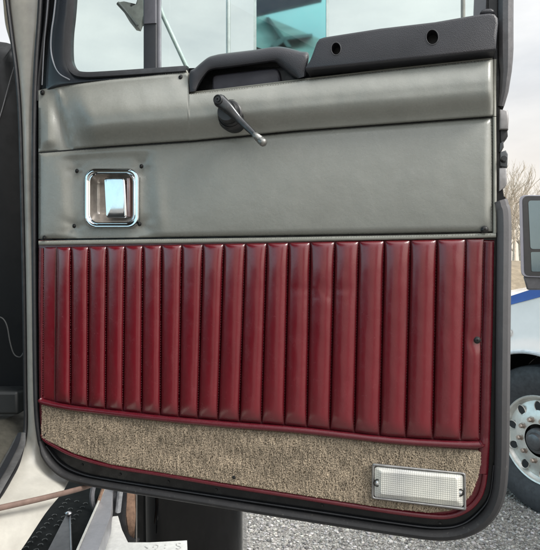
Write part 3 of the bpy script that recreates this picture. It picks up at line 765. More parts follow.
bm = bmesh.new(); tube(bm, spline([C(-8, 316, 1.24), C(2, 318, 1.24), (C(7, 326, 1.24)), C(10, 342, 1.24), C(14, 354, 1.24), C(20, 357, 1.24), C(24, 352, 1.24)], 6), .0016, 8); obj('cable', bm, plain('grey cable', (.05, .052, .052), .4), dash)
bm = bmesh.new(); prism(bm, [(-120, 384), (27, 386), (27, 412), (-120, 414)], 0, 0, 0, pos=lambda x, y, h: C(x, y, 1.215)) if False else box(bm, C(-40, 400, 1.25), (.30, .06, .055)); obj('kick_panel', bm, plain('kick panel', (.014, .016, .017), .5, grime=.3), cab, 30, bevel=.008)
bm = bmesh.new(); f = [C(-400, 408, 1.32), C(30, 408, 1.32), C(26, 440, 1.19), C(-10, 500, 1.03), C(-400, 600, .6)]
bm.faces.new([bm.verts.new(p) for p in f]); obj('cab_floor', bm, FLOOR, cab, 0)
kp = [((16, 436), (25.5, 433)), ((10, 447), (25, 445)), ((-2, 468), (17, 464)), ((-14, 488), (3, 489)), ((-40, 530), (-22, 532))]
bm = bmesh.new()
KL = spline([C(a[0], a[1], y) for (a, b), y in zip(kp, (1.17, 1.14, 1.07, 1.0, .9))], 5); KR = spline([C(b[0], b[1], y) for (a, b), y in zip(kp, (1.165, 1.135, 1.065, .995, .895))], 5)
grid(bm, lambda s, t: KL[round(t * (len(KL) - 1))].lerp(KR[round(t * (len(KL) - 1))], s) + Vector((0, 0, .004 * math.sin(math.pi * s))), 8, len(KL) - 1)
kick = obj('sill_plate', bm, plain('dull sill plate', (.30, .30, .30), .35, metal=.8, grime=.5, gscale=25), cab, 60)
bm = bmesh.new(); grid(bm, lambda s, t: KL[round(t * (len(KL) - 1))].lerp(KR[round(t * (len(KL) - 1))], .25 + .4 * s) + Vector((0, -.003, .0055)), 4, len(KL) - 1); obj('sill_insert', bm, plain('sill insert', (.02, .021, .024), .35), kick)
# outer walls of the cab towards the viewer's left: roof, rear wall, far side and seat back
bm = bmesh.new()
def quadf(a, b, c, d): bm.faces.new([bm.verts.new(Vector(p) - CB) for p in (a, b, c, d)])
quadf((-.72, 1.35, 2.62), (-2.5, 1.35, 2.62), (-2.5, -.25, 2.62), (-.62, -.25, 2.62))
quadf((-.60, .12, 1.15), (-2.5, .12, 1.15), (-2.5, .12, 1.72), (-.63, .12, 1.72)); quadf((-.68, .12, 2.45), (-2.5, .12, 2.45), (-2.5, .12, 2.62), (-.70, .12, 2.62))
quadf((-2.5, 1.4, 1.15), (-2.5, .12, 1.15), (-2.5, .12, 1.62), (-2.5, 1.4, 1.62))
quadf((-.60, .12, 1.1), (-2.5, .12, 1.1), (-2.5, 1.4, 1.1), (-.62, 1.4, 1.1))
obj('cabin_lining', bm, plain('cabin lining', (.06, .058, .055), .8), cab, 0)

# door check strap
p = spline([at(-20, 513, .945), at(0, 508, .985), at(40, 499, 1.035), at(70, 491.5, 1.09), at(86, 487, 1.13), at(98, 482, 1.17)], 8)
bm = bmesh.new(); base = p[0].copy(); sweep(bm, [q - base for q in p], circ(.0058, 12, .0042))
o = obj('check_strap', bm, STRAPM, None, 50); o.location = base; tag(o, 'dusty reddish brown strap stretched from the cream sill to the door bottom', 'strap')

# ------------------------------------------------------------------ under the door: step, beam, tank
st = thing('cab_step', atz(50, 530, 1.0), 'black perforated steel step plate below the cream cab sill', 'step'); SB = Vector(st.location)
def Z(px, py, z): return atz(px, py, z) - SB
bm = bmesh.new(); pts = [(40, 470), (108, 478), (96, 500), (92, 520), (80, 560), (66, 620), (-60, 620), (0, 540)]
top = [bm.verts.new(Z(x, y, 1.0)) for x, y in pts]; bot = [bm.verts.new(v.co - Vector((0, 0, .03))) for v in top]
bm.faces.new(top); bm.faces.new(bot[::-1])
for j in range(len(top)): bm.faces.new((top[j], top[(j + 1) % len(top)], bot[(j + 1) % len(top)], bot[j]))
tread = obj('tread_plate', bm, TREAD, st, 30)
a, b = Z(78, 500, 1.003), Z(38, 548, 1.003); dv = (b - a); sd = Vector((dv.y, -dv.x, 0)).normalized()
GRIP = plain('grip rims', (.10, .11, .11), .4, metal=.3, grime=.5, gscale=120)
for i in range(16):
    for j in range(3):
        if random.random() < .38: continue
        c = a + dv * (i / 11.0) + sd * (.030 * (j - 1)) + dv * (.04 if j % 2 else 0); bm = bmesh.new()
        tube(bm, [c + Vector((.0058 * x, .0058 * y, 0)) for x, y in circ(1, 12)[:8]], .0011, 6, up=Vector((0, 0, 1)))
        obj('grip_rim', bm, GRIP, tread, 60)
bm = bmesh.new(); t3 = [bm.verts.new(Z(x, y, z)) for x, y, z in ((68, 511, 1.025), (70.5, 513, 1.02), (72, 560, 1.02), (43, 560, 1.015))]; b3 = [bm.verts.new(v.co - Vector((0, 0, .012))) for v in t3]
bm.faces.new(t3); bm.faces.new(b3[::-1])
for j in range(4): bm.faces.new((t3[j], t3[(j + 1) % 4], b3[(j + 1) % 4], b3[j]))
brk = obj('bracket', bm, DARKST, st, 30)
bm = bmesh.new(); bmesh.ops.create_uvsphere(bm, u_segments=12, v_segments=8, radius=.009, matrix=Matrix.Translation(Z(68.8, 513.5, 1.03)) @ Matrix.Diagonal((1, 1, .6, 1))); obj('bolt', bm, ALU, brk)
bm = bmesh.new(); tube(bm, [Z(70, 514, 1.024), Z(71.6, 558, 1.024)], .0022, 6); obj('bracket_edge', bm, plain('bracket edge', (.25, .25, .26), .4, metal=.6), brk)

bmz = thing('step_beam', atz(100, 530, 1.02), 'bright angled aluminium beam under the door, right of the black step', 'beam'); BB = Vector(bmz.location)
def Zb(px, py, z): return atz(px, py, z) - BB
bm = bmesh.new(); q = [(105, 486), (113.5, 486), (111, 515), (97.5, 552), (80, 600), (53, 600), (76, 552)]
t = [bm.verts.new(Zb(x, y, 1.03)) for x, y in q]; b = [bm.verts.new(v.co - Vector((0, 0, .05))) for v in t]
bm.faces.new(t); bm.faces.new(b[::-1])
for j in range(len(t)): bm.faces.new((t[j], t[(j + 1) % len(t)], b[(j + 1) % len(t)], b[j]))
beam = obj('beam_flange', bm, plain('beam metal', (.44, .44, .46), .42, metal=.5, grime=.25, gscale=25), bmz, 30, bevel=.002)
bm = bmesh.new(); tube(bm, [Zb(105.5, 486, 1.034), Zb(76.5, 552, 1.034), Zb(54, 600, 1.034)], .0030, 8); obj('bright_edge', bm, plain('bright edge', (.75, .74, .68), .3, metal=.3), bmz)

pl = thing('deck_plate', atz(150, 545, .97), 'scuffed white plate with faint grey marks in front of the black tank', 'plate'); PB = Vector(pl.location)
def Zp(px, py, z): return atz(px, py, z) - PB
bm = bmesh.new(); q = [(113, 516.5), (118, 516), (122, 530), (128, 542.5), (150, 542.5), (187, 540.5), (187.5, 552), (188, 640), (60, 640), (98, 552)]
t = [bm.verts.new(Zp(x, y, .97)) for x, y in q]; b = [bm.verts.new(v.co - Vector((0, 0, .02))) for v in t]
bm.faces.new(t); bm.faces.new(b[::-1])
for j in range(len(t)): bm.faces.new((t[j], t[(j + 1) % len(t)], b[(j + 1) % len(t)], b[j]))
plate = obj('plate_sheet', bm, WHITEST, pl, 30)
for path in ([(181, 543.6), (178.5, 543), (176.5, 544.4), (177.5, 545.8), (180, 546.6), (180.8, 548), (178.5, 549), (176, 548.4)], [(165, 544.8), (165.6, 545.2)], [(164.4, 548), (165, 548.4)], [(153, 547.5), (155, 545), (158, 545.6), (157.6, 548), (155, 549.4)], [(145, 546.5), (148, 548.5)]):
    bm = bmesh.new(); tube(bm, spline([Zp(x, y, .9708) for x, y in path], 5), .0014, 6, ry=.0006, up=Vector((0, 0, 1))); obj('faint_mark', bm, PENCIL, plate)

tk = thing('fuel_tank', (at(190, 545, 1.7).x, 1.78, .55), 'gloss black rounded tank showing below the door above the gravel', 'tank'); TB = Vector(tk.location)
xL, xR = at(137, 520, 1.62).x, at(243, 520, 1.72).x
bm = bmesh.new(); lp = [(x, y) for x, y in rrect(xL, 1.60, xR, 2.10, .11, 12)]
zs = [(.55, .97), (.57, 1), (1.36, 1), (1.40, .96), (1.42, .85)]
mx_, my_ = (xL + xR) / 2, 1.85; rows = []
for z, k in zs: rows.append([bm.verts.new(Vector((mx_ + (x - mx_) * k, my_ + (y - my_) * k, z)) - TB) for x, y in lp])
for A_, B_ in zip(rows, rows[1:]):
    for j in range(len(A_)): bm.faces.new((A_[j], A_[(j + 1) % len(A_)], B_[(j + 1) % len(A_)], B_[j]))
bm.faces.new(rows[0]); bm.faces.new(rows[-1]); obj('tank_body', bm, TANK, tk, 40)
def T(px, py, Y): return at(px, py, Y) - TB
bm = bmesh.new(); sweep(bm, spline([T(131, 480, 1.60), T(131, 505, 1.585), T(131.5, 525, 1.585), T(132, 538, 1.60)], 6), [(-.013, -.004), (.013, -.004), (.013, .004), (-.013, .004)], up=Vector((0, -1, 0)), scale=lambda t: 1 - .55 * max(0, t - .5) * 2); band_ = obj('tank_band', bm, RUST, tk, 40)
bm = bmesh.new(); sweep(bm, spline([T(121, 478, 1.62), T(120, 500, 1.57), T(119, 520, 1.56), T(122, 536, 1.565), T(129, 544, 1.575), T(136.5, 545, 1.59)], 8), [(-.020, -.003), (.020, -.003), (.020, .003), (-.020, .003)], up=Vector((0, -1, .1))); obj('clamp_band', bm, plain('dark clamp', (.035, .036, .04), .3, metal=.4, grime=.5), tk, 40)
bm = bmesh.new(); tube(bm, spline([T(122, 478, 1.55), T(119.5, 498, 1.545), T(118, 512, 1.545)], 6), .008, 8); obj('hose', bm, plain('grey hose', (.30, .31, .33), .4, grime=.5, gscale=60), tk)
bm = bmesh.new(); tube(bm, spline([T(114, 522, 1.54), T(113.5, 532, 1.54), T(117, 538, 1.54), T(119, 530, 1.54), T(118, 521, 1.54)], 6), .0022, 8); obj('wire_loop', bm, plain('pale wire', (.5, .5, .48), .5), tk)
bm = bmesh.new(); tube(bm, [T(136.6, 478, 1.585), T(136.4, 545, 1.585)], .0022, 6); obj('band_edge', bm, plain('band edge', (.22, .21, .2), .4, metal=.5), tk)
bm = bmesh.new(); tube(bm, spline([T(94, 484, 1.5), T(92, 495, 1.5), T(93, 505, 1.5), T(97, 512, 1.5)], 6), .007, 8); obj('hose', bm, plain('pale hose', (.22, .22, .24), .4, grime=.5), tk)
bm = bmesh.new(); tube(bm, spline([T(104, 486, 1.5), T(99, 500, 1.49), T(95, 512, 1.48)], 6), .0045, 8); obj('rusty_pipe', bm, RUST, tk)
bm = bmesh.new(); box(bm, Vector((at(112, 520, 1.75).x, 1.9, 1.0)) - TB, (.35, .1, .9)); obj('frame_rail', bm, BLACK, tk, 30, bevel=.01)

# ------------------------------------------------------------------ door mirror outside the window
mo = at(290, 20, 1.45)
mir = thing('side_mirror', Vector((mo.x, 1.45, 1.9)), 'tall teal tinted mirror on poles seen through the door window', 'mirror'); MB_ = Vector(mir.location)
def Mm(px, py, Y): return at(px, py, Y) - MB_
bm = bmesh.new(); mq = [(255, -150), (327.5, -150), (327.5, 78), (255, 78)]
tn = [Mm(x, y, 1.45) for x, y in mq]
bm.faces.new([bm.verts.new(p) for p in tn]); obj('mirror_glass', bm, MIRR, mir, 0)
bm = bmesh.new(); sweep(bm, [p + Vector((0, .012, 0)) for p in tn], [(-.004, -.012), (.004, -.012), (.004, .018), (-.004, .018)], closed=True); obj('mirror_frame', bm, plain('mirror frame', (.42, .45, .46), .35, metal=.4), mir, 30)
bm = bmesh.new(); cq = [p + Vector((0, .03, 0)) for p in tn]; bm.faces.new([bm.verts.new(p) for p in cq]); obj('mirror_back', bm, ALU, mir, 0)
bm = bmesh.new(); tube(bm, [Mm(228.3, -160, 1.47), Mm(228.3, 90, 1.47)], .0062, 12); obj('pole', bm, plain('pole', (.38, .41, .42), .45, metal=.3), mir)
bm = bmesh.new(); tube(bm, [Mm(463, -160, 1.3), Mm(463, 90, 1.3)], .0052, 12); obj('pole', bm, plain('brown pole', (.16, .14, .13), .5), mir)
bm = bmesh.new(); tube(bm, [Mm(150, -20, 1.38), Mm(163, 16, 1.38), Mm(189, 72, 1.40), Mm(196, 88, 1.4)], .0058, 12); obj('strut', bm, plain('strut', (.36, .42, .42), .45), mir)
bm = bmesh.new(); tube(bm, [Mm(250, -152, 1.46), Mm(228, -152, 1.47), Mm(146, -40, 1.39)], .006, 10); obj('strut', bm, ALU, mir)
bm = bmesh.new()
bp = [(118, 2), (124, 1), (131, 7), (137, 4), (138, -14), (150, -18), (150, 19), (143, 16), (141, 23), (139, 28), (134.5, 27), (128, 19)]
t = [bm.verts.new(Mm(x, y, 1.36)) for x, y in bp]; b = [bm.verts.new(v.co + Vector((0, .02, 0))) for v in t]
f = bm.faces.new(t); f2 = bm.faces.new(b[::-1])
for j in range(len(t)): bm.faces.new((t[j], t[(j + 1) % len(t)], b[(j + 1) % len(t)], b[j]))
bmesh.ops.triangulate(bm, faces=[f, f2]); obj('clamp_bracket', bm, plain('pale bracket', (.15, .155, .15), .5, grime=.35, gscale=60), mir, 30, bevel=.002)
bm = bmesh.new(); tube(bm, spline([Mm(118, 3, 1.345), Mm(127, 13, 1.345), Mm(137, 26, 1.345)], 5), .0048, 8); obj('bracket_jaw', bm, plain('bracket jaw', (.04, .05, .05), .5), mir)
# upper sleeve of the clamp on the bar's outer side
bm = bmesh.new(); tube(bm, [Mm(149.5, -80, 1.30), Mm(149.5, 22, 1.30)], .0145, 14); obj('sleeve', bm, plain('sleeve', (.16, .16, .18), .45), mir)

# ------------------------------------------------------------------ white truck parked beyond
Hd = Vector((-.45, .893, 0)).normalized(); Sn = Vector((-.893, -.45, 0)).normalized()
WC = at(541, 442, 3.6); WC.z = .5
pt = thing('parked_truck', (WC.x, WC.y, 0), 'white truck with blue hood stripe and polished wheel parked on gravel behind the door', 'truck'); TP = Vector(pt.location)
def S(px, py, off=0.0): return onplane(px, py, WC + Sn * off, Sn) - TP
def L(a, z, off=0.0): return Hd * a + Vector((0, 0, z)) + Sn * off     # along (forward), height, outward
wm = Matrix(((Hd.x, -Sn.x, 0, 0), (Hd.y, -Sn.y, 0, 0), (0, 0, 1, .5), (0, 0, 0, 1)))
tyre = bmesh.new(); lathe(tyre, [(.30, -.28), (.34, -.285), (.46, -.28), (.492, -.26), (.5, -.235), (.5, -.015), (.492, .005), (.475, .016), (.44, .026), (.40, .030), (.36, .026), (.325, .012), (.30, .004), (.29, -.01)], 72, wm)
for k in range(3):
    pass
wheel = obj('wheel', tyre, TYRE, pt, 35)
bm = bmesh.new(); lathe(bm, [(.296, -.02), (.300, .008), (.294, .014), (.285, .010), (.278, -.006), (.262, -.018), (.235, -.012), (.19, .010), (.16, .020), (.112, .022), (.11, .022)], 64, wm)
rim = obj('rim', bm, RIM, wheel, 40)
bm = bmesh.new(); lathe(bm, [(.086, .018), (.083, .045), (.077, .052), (.06, .055), (.05, .075), (.04, .08), (0, .08)], 40, wm); obj('hub', bm, plain('hub', (.10, .10, .105), .4, metal=.6), wheel, 35)
for k in range(10):
    a = 2 * math.pi * (k + .35) / 10
    c = wm @ Vector((.222 * math.cos(a), 0, .222 * math.sin(a)))
    bm = bmesh.new(); m4 = wm @ Matrix.Translation((.226 * math.cos(a), 0, .226 * math.sin(a))) @ Matrix.Rotation(-a, 4, 'Y') @ Matrix.Diagonal((1, 1, .74, 1))
    lathe(bm, [(.040, .0), (.040, .006), (.037, .009), (.033, .004), (.031, -.004)], 20, m4)
    obj('hand_hole', bm, RIM, rim, 50)
    bm = bmesh.new(); lathe(bm, [(.034, .0048), (0, .0046)], 20, m4); obj('hole_shadow', bm, BLACK, rim, 0)
    a2_ = a + .31; bm = bmesh.new(); m4 = wm @ Matrix.Translation((.142 * math.cos(a2_), 0, .142 * math.sin(a2_)))
    lathe(bm, [(.022, .020), (.022, .026), (.0165, .028), (.0165, .050), (.011, .056), (0, .056)], 6, m4); obj('lug_nut', bm, LUG, wheel, 25)
# fender: outer skin on the side plane with a real wheel arch
bm = bmesh.new()
def hood_z(a): return interp([(-2.2, 2.02), (-1.4, 1.86), (-.9, 1.76), (-.2, 1.63), (.3, 1.52), (.9, 1.40), (1.3, 1.22)], a)
AR = .60
def fend(s, t):                        # s along the arch angle, t out to the body edge
    ang = R(-8 + 196 * s); ca, sa = math.cos(ang), math.sin(ang)
    p0 = (AR * ca, .5 + AR * sa)
    # body edge in that direction
    big = 5
    kx = (1.30 if ca > 0 else 1.9) / max(1e-4, abs(ca)); 
    k = AR
    while k < kx:
        a_, z_ = k * ca, .5 + k * sa
        if z_ > hood_z(a_) - .10 or z_ < .35: break
        k += .01
    k = max(AR + .01, min(k, kx)); r = AR + (k - AR) * t
    a_, z_ = r * ca, .5 + r * sa
    off = .06 + .05 * sstep(.0, .35, (r - AR)) * 0 + .045 * (1 - sstep(0, .10, r - AR)) - .10 * sstep(hood_z(a_) - .55, hood_z(a_) - .10, z_)
    return L(a_, z_, off)
grid(bm, fend, 90, 24)
fender = obj('fender', bm, TWHITE, pt, 60)
bm = bmesh.new(); tube(bm, [fend(i / 60, 0) for i in range(61)], .014, 8); obj('arch_lip', bm, plain('arch lip', (.55, .57, .6), .3), fender)
bm = bmesh.new()
for_ = [(-1.9, .35)]
grid(bm, lambda s, t: L(AR * 1.0 * math.cos(R(-8 + 196 * s)), .5 + AR * math.sin(R(-8 + 196 * s)), .09 - .55 * t), 50, 4); bm.faces.new([bm.verts.new(L(AR * 1.0 * math.cos(R(-8 + 196 * k / 24)), .5 + AR * math.sin(R(-8 + 196 * k / 24)), -.45)) for k in range(25)] + [bm.verts.new(L(-AR, .1, -.45)), bm.verts.new(L(AR, .1, -.45))]); obj('wheel_well', bm, BLACK, pt, 60)
# hood top surface rolling over to the far side
bm = bmesh.new()
def hood(s, t):
    a_ = -1.9 + 3.2 * s; z = hood_z(a_)
    k = t
    off = -.042 - 1.5 * k; zz = z - .11 + .17 * math.sin(min(1, k * 1.5) * math.pi / 2) ** .8
    return L(a_, zz, off)
grid(bm, hood, 40, 20); obj('hood', bm, TWHITE, pt, 60)
bm = bmesh.new(); grid(bm, lambda s, t: L(1.30, .35 + (hood_z(1.3) - .45) * t, -1.6 * s + .02), 6, 6); obj('grille', bm, TGREY, pt, 30)
bm = bmesh.new(); grid(bm, lambda s, t: L(-1.9, .4 + 2.5 * t, -2.2 * s + .02), 4, 4); obj('cab_wall', bm, TWHITE, pt, 30)
bm = bmesh.new(); grid(bm, lambda s, t: L(-1.9 - 1.6 * s, .4 + 2.5 * t, .02), 4, 4); obj('cab_wall', bm, TWHITE, pt, 30)
# blue stripe, a slightly proud skin on the fender
def skin_off(P):
    a_ = P.dot(Hd); z_ = P.z; r = math.hypot(a_, z_ - .5)
    return .06 + .045 * (1 - sstep(0, .10, r - AR)) - .10 * sstep(hood_z(a_) - .55, hood_z(a_) - .10, z_)
def SK(px, py, e=.004):
    o_ = .05
    for _ in range(6): o_ = skin_off(S(px, py, o_)) + e
    return S(px, py, o_)
bm = bmesh.new()
s_top = [(494, 302), (506, 297.5), (540, 286.5), (580, 272)]; s_bot = [(494, 309), (506, 306), (540, 297), (580, 286)]
def stripe(s, t):
    x = 494 + 80 * s; return SK(x, interp(s_top, x) * (1 - t) + interp(s_bot, x) * t)
grid(bm, stripe, 30, 6); obj('blue_stripe', bm, TBLUE, pt, 60)
bm = bmesh.new(); c = SK(508.5, 333, .004); m4 = Matrix.Translation(c) @ Matrix(((Hd.x, -Sn.x, 0, 0), (Hd.y, -Sn.y, 0, 0), (0, 0, 1, 0), (0, 0, 0, 1))); lathe(bm, [(.030, 0), (.030, .008), (.024, .02), (0, .024)], 16, m4); obj('marker_lamp', bm, plain('pale lamp', (.75, .76, .74), .2), pt)
# hood mirror
Ym = 3.05
mfac = Vector((.12, -1, 0)).normalized()
def Mq(px, py, d=0.0): return onplane(px, py, at(540, 240, Ym) + mfac * d, mfac) - TP
bm = bmesh.new()
hl = quad([(519, 195), (570, 195), (570, 279), (521, 277)], 6, .14)
rows = []
for k, d in ((.90, -.10), (.98, -.07), (1, -.02), (1, .012), (.985, .02)):
    cx_, cy_ = 545, 236; rows.append([bm.verts.new(Mq(cx_ + (x - cx_) * k, cy_ + (y - cy_) * k, d)) for x, y in hl])
for A_, B_ in zip(rows, rows[1:]):
    for j in range(len(A_)): bm.faces.new((A_[j], A_[(j + 1) % len(A_)], B_[(j + 1) % len(A_)], B_[j]))
bm.faces.new(rows[0]); bm.faces.new(rows[-1]); hm = obj('mirror_housing', bm, TGREY, pt, 40)
for nm, q in (('main', [(528.2, 200.5), (568, 200.5), (568, 249), (530.5, 249)]), ('low', [(530.8, 252), (568, 252), (568, 272), (531.6, 271.5)])):
    bm = bmesh.new(); lq = quad(q, 5, .08); bm.faces.new([bm.verts.new(Mq(x, y, .0235)) for x, y in lq]); obj('glass', bm, TMIR, hm, 0)
bm = bmesh.new(); bk_ = quad([(522.6, 196), (569, 196), (569, 277), (524.6, 275.5)], 6, .12); bm.faces.new([bm.verts.new(Mq(x, y, .0222)) for x, y in bk_]); obj('mirror_rim', bm, BLACK, hm, 0)
bm = bmesh.new(); rows = []
for px0, px1, y_, d in ((523, 572, 276, 0), (524.5, 572, 281, .0), (527, 580, 290, -.02)):
    rows.append([bm.verts.new(Mq(px0, y_, d)), bm.verts.new(Mq(px1, y_, d)), bm.verts.new(Mq(px1, y_, d - .2)), bm.verts.new(Mq(px0, y_, d - .2))])
for A_, B_ in zip(rows, rows[1:]):
    for j in range(4): bm.faces.new((A_[j], A_[(j + 1) % 4], B_[(j + 1) % 4], B_[j]))
bm.faces.new(rows[0]); bm.faces.new(rows[-1]); obj('mirror_foot', bm, plain('mirror foot', (.10, .10, .11), .5), hm, 30, bevel=.01)

# ------------------------------------------------------------------ ground, bank, trees
def ground_mat():
    t = NT('gravel'); v = t.coord()
    c1 = t.vor(v, 105, 'F1', 'Color'); d1 = t.vor(v, 105); d2 = t.vor(v, 180); n = t.noise(v, 1.2, 6)
    g = t.new('ShaderNodeSeparateColor'); t.l.new(c1, g.inputs[0])
    col = t.ramp(g.outputs[0], [(0, (.10, .095, .09)), (.45, (.20, .19, .178)), (.8, (.29, .28, .262)), (1, (.42, .41, .39))])
    col = t.mix(t.ramp(d1, [(.35, 0), (.75, .75)]), col, (.07, .066, .06))
    col = t.mix(t.ramp(n, [(.35, 0), (.7, .3)]), col, (.30, .28, .25))
    nb = t.bump(d1, -.9, .012); nb = t.bump(d2, -.6, .004, nb)
    return t.set(col=col, rough=.9, normal=nb, spec=.3)
bm = bmesh.new(); grid(bm, lambda s, t: Vector((-400 + 800 * s, -300 + 1200 * t, 0)), 8, 8)
tag(obj('gravel_ground', bm, ground_mat(), None, 0), kind='structure')
def stone_mat():
    t = NT('loose stones'); a = t.new('ShaderNodeAttribute'); a.attribute_name = 'shade'
    return t.set(col=a.outputs['Color'], rough=.85, normal=t.bump(t.noise(t.coord(), 200, 3), .3, .002), spec=.3)
bm = bmesh.new(); lay = bm.loops.layers.float_color.new('shade')
ico = bmesh.new(); bmesh.ops.create_icosphere(ico, subdivisions=1, radius=1); iv = [v.co.copy() for v in ico.verts]; ifc = [[v.index for v in f.verts] for f in ico.faces]; ico.free()
n = 0
while n < 26000:
    y = 2.3 + 2.9 * random.random(); x = random.uniform(-.35, .62) * y
    q = (x / y) * F + CX
    if q < 225: continue
    n += 1
    r = random.choice((.0032, .004, .005, .006, .0075, .010)) * random.uniform(.8, 1.25)
    sc_ = Vector((random.uniform(.8, 1.4), random.uniform(.8, 1.4), random.uniform(.5, .8))) * r; rz = random.uniform(0, 6.28); cz, sz_ = math.cos(rz), math.sin(rz)
    g = random.choice((.10, .15, .2, .25, .29, .33, .42)) * random.uniform(.8, 1.1); cc = (g, g * random.uniform(.93, .99), g * random.uniform(.86, .97), 1)
    vs = []
    for c in iv:
        w = c * random.uniform(.8, 1.15); a, b = w.x * sc_.x, w.y * sc_.y
        vs.append(bm.verts.new((x + a * cz - b * sz_, y + a * sz_ + b * cz, sc_.z * .45 + w.z * sc_.z)))
    for f in ifc:
        fa = bm.faces.new([vs[k] for k in f])
        for lp in fa.loops: lp[lay] = cc
tag(obj('loose_gravel', bm, stone_mat(), None, 0, recalc=False), 'loose pale grey gravel scattered over the yard', 'gravel', kind='stuff')
# dry bank
bm = bmesh.new()
def bank(s, t):
    x = -30 + 100 * s; y = 26 + 8 * t; z = 1.75 * math.sin(min(1, t * 1.4) * math.pi / 2) + .25 * noise.noise(Vector((x * .3, y * .3, 0))) if t > 0 else -.05
    return Vector((x, y, z))
grid(bm, bank, 80, 10); tag(obj('grass_bank', bm, BANK, None, 60), kind='structure')
def tree(px, Y, ht, label, seed):
    rnd = random.Random(seed); base = at(px, 262, Y); base.z = 1.2
    r = thing('bare_tree', base, label, 'tree', group='bare trees beyond the yard')
    bmt, bmc = bmesh.new(), bmesh.new()
    trunk = [Vector((0, 0, -.5))]
    for k in range(6): trunk.append(trunk[-1] + Vector((rnd.uniform(-.10, .10), rnd.uniform(-.1, .1), ht * .13)))
    tube(bmt, trunk, .13, 7, scale=lambda t: 1.1 - .75 * t)
    def grow(p, d, ln, rad, depth):
        q = p.copy(); pts = [q.copy()]
        for k in range(3):
            d = (d + Vector((rnd.uniform(-.22, .22), rnd.uniform(-.22, .22), rnd.uniform(-.02, .18)))).normalized(); q = q + d * ln / 3; pts.append(q.copy())
        tube(bmc, pts, rad, 4, scale=lambda t: 1 - .6 * t)
        if depth:
            for k in range(rnd.choice((3, 4, 4))):
                i = rnd.choice((1, 2, 3, 3)); a = rnd.uniform(0, 6.28)
                grow(pts[i], (d + Vector((math.cos(a), math.sin(a), .25)) * rnd.uniform(.45, .8)).normalized(), ln * rnd.uniform(.55, .78), rad * .55, depth - 1)
    for i in range(2, 7):
        for k in range(3):
            a = rnd.uniform(0, 6.28); grow(trunk[i], Vector((math.cos(a) * .6, math.sin(a) * .6, .8)).normalized(), ht * .26 * (1.15 - i * .06), .05, 3)
    obj('trunk', bmt, BARK, r, 60); obj('crown', bmc, BARK, r, 60)
tree(507, 33, 5.6, 'bare pale tree nearest the door edge, partly hidden by it', 3)
tree(514, 36, 6.2, 'slender bare tree standing between the door edge and the truck mirror', 5)
tree(523, 38, 5.6, 'bare tree half hidden behind the white truck mirror', 8)

shed = thing('yard_shed', (1.0, -9.5, 0), 'pale gabled shed with dark braces and blue roof edge, seen in the teal mirror', 'shed')
SHB = Vector(shed.location)
def mirv(px, py, Y):                   # the point the mirror shows there
    p = at(px, py, Y); p.y = 2.9 - p.y; return p - SHB
def slab(name, loop, Y, mat, th=.15):
    bm = bmesh.new(); a = [bm.verts.new(mirv(x, y, Y)) for x, y in loop]; b = [bm.verts.new(v.co + Vector((0, -th, 0))) for v in a]
    fs = [bm.faces.new(a), bm.faces.new(b[::-1])]
    for j in range(len(a)): bm.faces.new((a[j], a[(j + 1) % len(a)], b[(j + 1) % len(a)], b[j]))
    bmesh.ops.triangulate(bm, faces=fs); return obj(name, bm, mat, shed, 30)
RA, RB, RC = at(236, 20, 12.2), at(350, 20, 12.2), at(290, 84, 7.5); RN = (RB - RA).cross(RC - RA).normalized()
if RN.y > 0: RN = -RN
def roofp(x, y, e=0):
    p = onplane(x, y, RA + RN * e, RN); p.y = 2.9 - p.y; return p - SHB
bm = bmesh.new(); rl = [(236, 27), (258, 13), (316, 37), (350, 52), (350, 84), (236, 84)]
bm.faces.new([bm.verts.new(roofp(x, y)) for x, y in rl]); obj('pitched_roof', bm, plain('pale roof sheet', (.62, .60, .55), .7, gscale=2), shed, 0)
bm = bmesh.new(); ra, rb = roofp(236, 84), roofp(350, 84)
bm.faces.new([bm.verts.new(p) for p in (ra, rb, Vector((rb.x, rb.y, 0)), Vector((ra.x, ra.y, 0)))]); obj('shed_wall', bm, plain('pale shed wall', (.45, .44, .42), .7, gscale=2), shed, 0)
slab('roof_edge', [(225, 22), (258, 13.5), (322, -1), (322, -14), (225, 2)], 11.6, plain('blue roof', (.02, .03, .09), .4))
for q in ([(266, 17), (269, 17), (292, 47), (287, 47)], [(284, 36.5), (312, 33.5), (313, 36), (284, 40)], [(271, 44), (284, 36), (287, 39), (275, 48)]):
    bm = bmesh.new(); a = [bm.verts.new(roofp(x, y, .16)) for x, y in q]; b = [bm.verts.new(roofp(x, y, .02)) for x, y in q]
    bm.faces.new(a); bm.faces.new(b[::-1])
    for k in range(4): bm.faces.new((a[k], a[(k + 1) % 4], b[(k + 1) % 4], b[k]))
    obj('roof_brace', bm, plain('dark brace', (.09, .10, .095), .6), shed, 30)

# ------------------------------------------------------------------ light
SUN_EL, SUN_AZ = R(46), R(124)      # azimuth clockwise from +Y
w = bpy.data.worlds.new('World'); scene.world = w; w.use_nodes = True
nt = w.node_tree; N = nt.nodes; Lk = nt.links; N.clear()
out = N.new('ShaderNodeOutputWorld'); sky = N.new('ShaderNodeTexSky'); sky.sky_type = 'NISHITA'; sky.sun_disc = False
sky.sun_elevation = SUN_EL; sky.sun_rotation = SUN_AZ
bg1 = N.new('ShaderNodeBackground'); bg1.inputs[1].default_value = .15; Lk.new(sky.outputs[0], bg1.inputs[0])
tc = N.new('ShaderNodeTexCoord'); mp = N.new('ShaderNodeMapping'); mp.inputs['Scale'].default_value = (1, 1, 2.6); Lk.new(tc.outputs['Generated'], mp.inputs[0])
nz = N.new('ShaderNodeTexNoise'); nz.inputs['Scale'].default_value = 2.6; nz.inputs['Detail'].default_value = 7; nz.inputs['Roughness'].default_value = .55; Lk.new(mp.outputs[0], nz.inputs['Vector'])
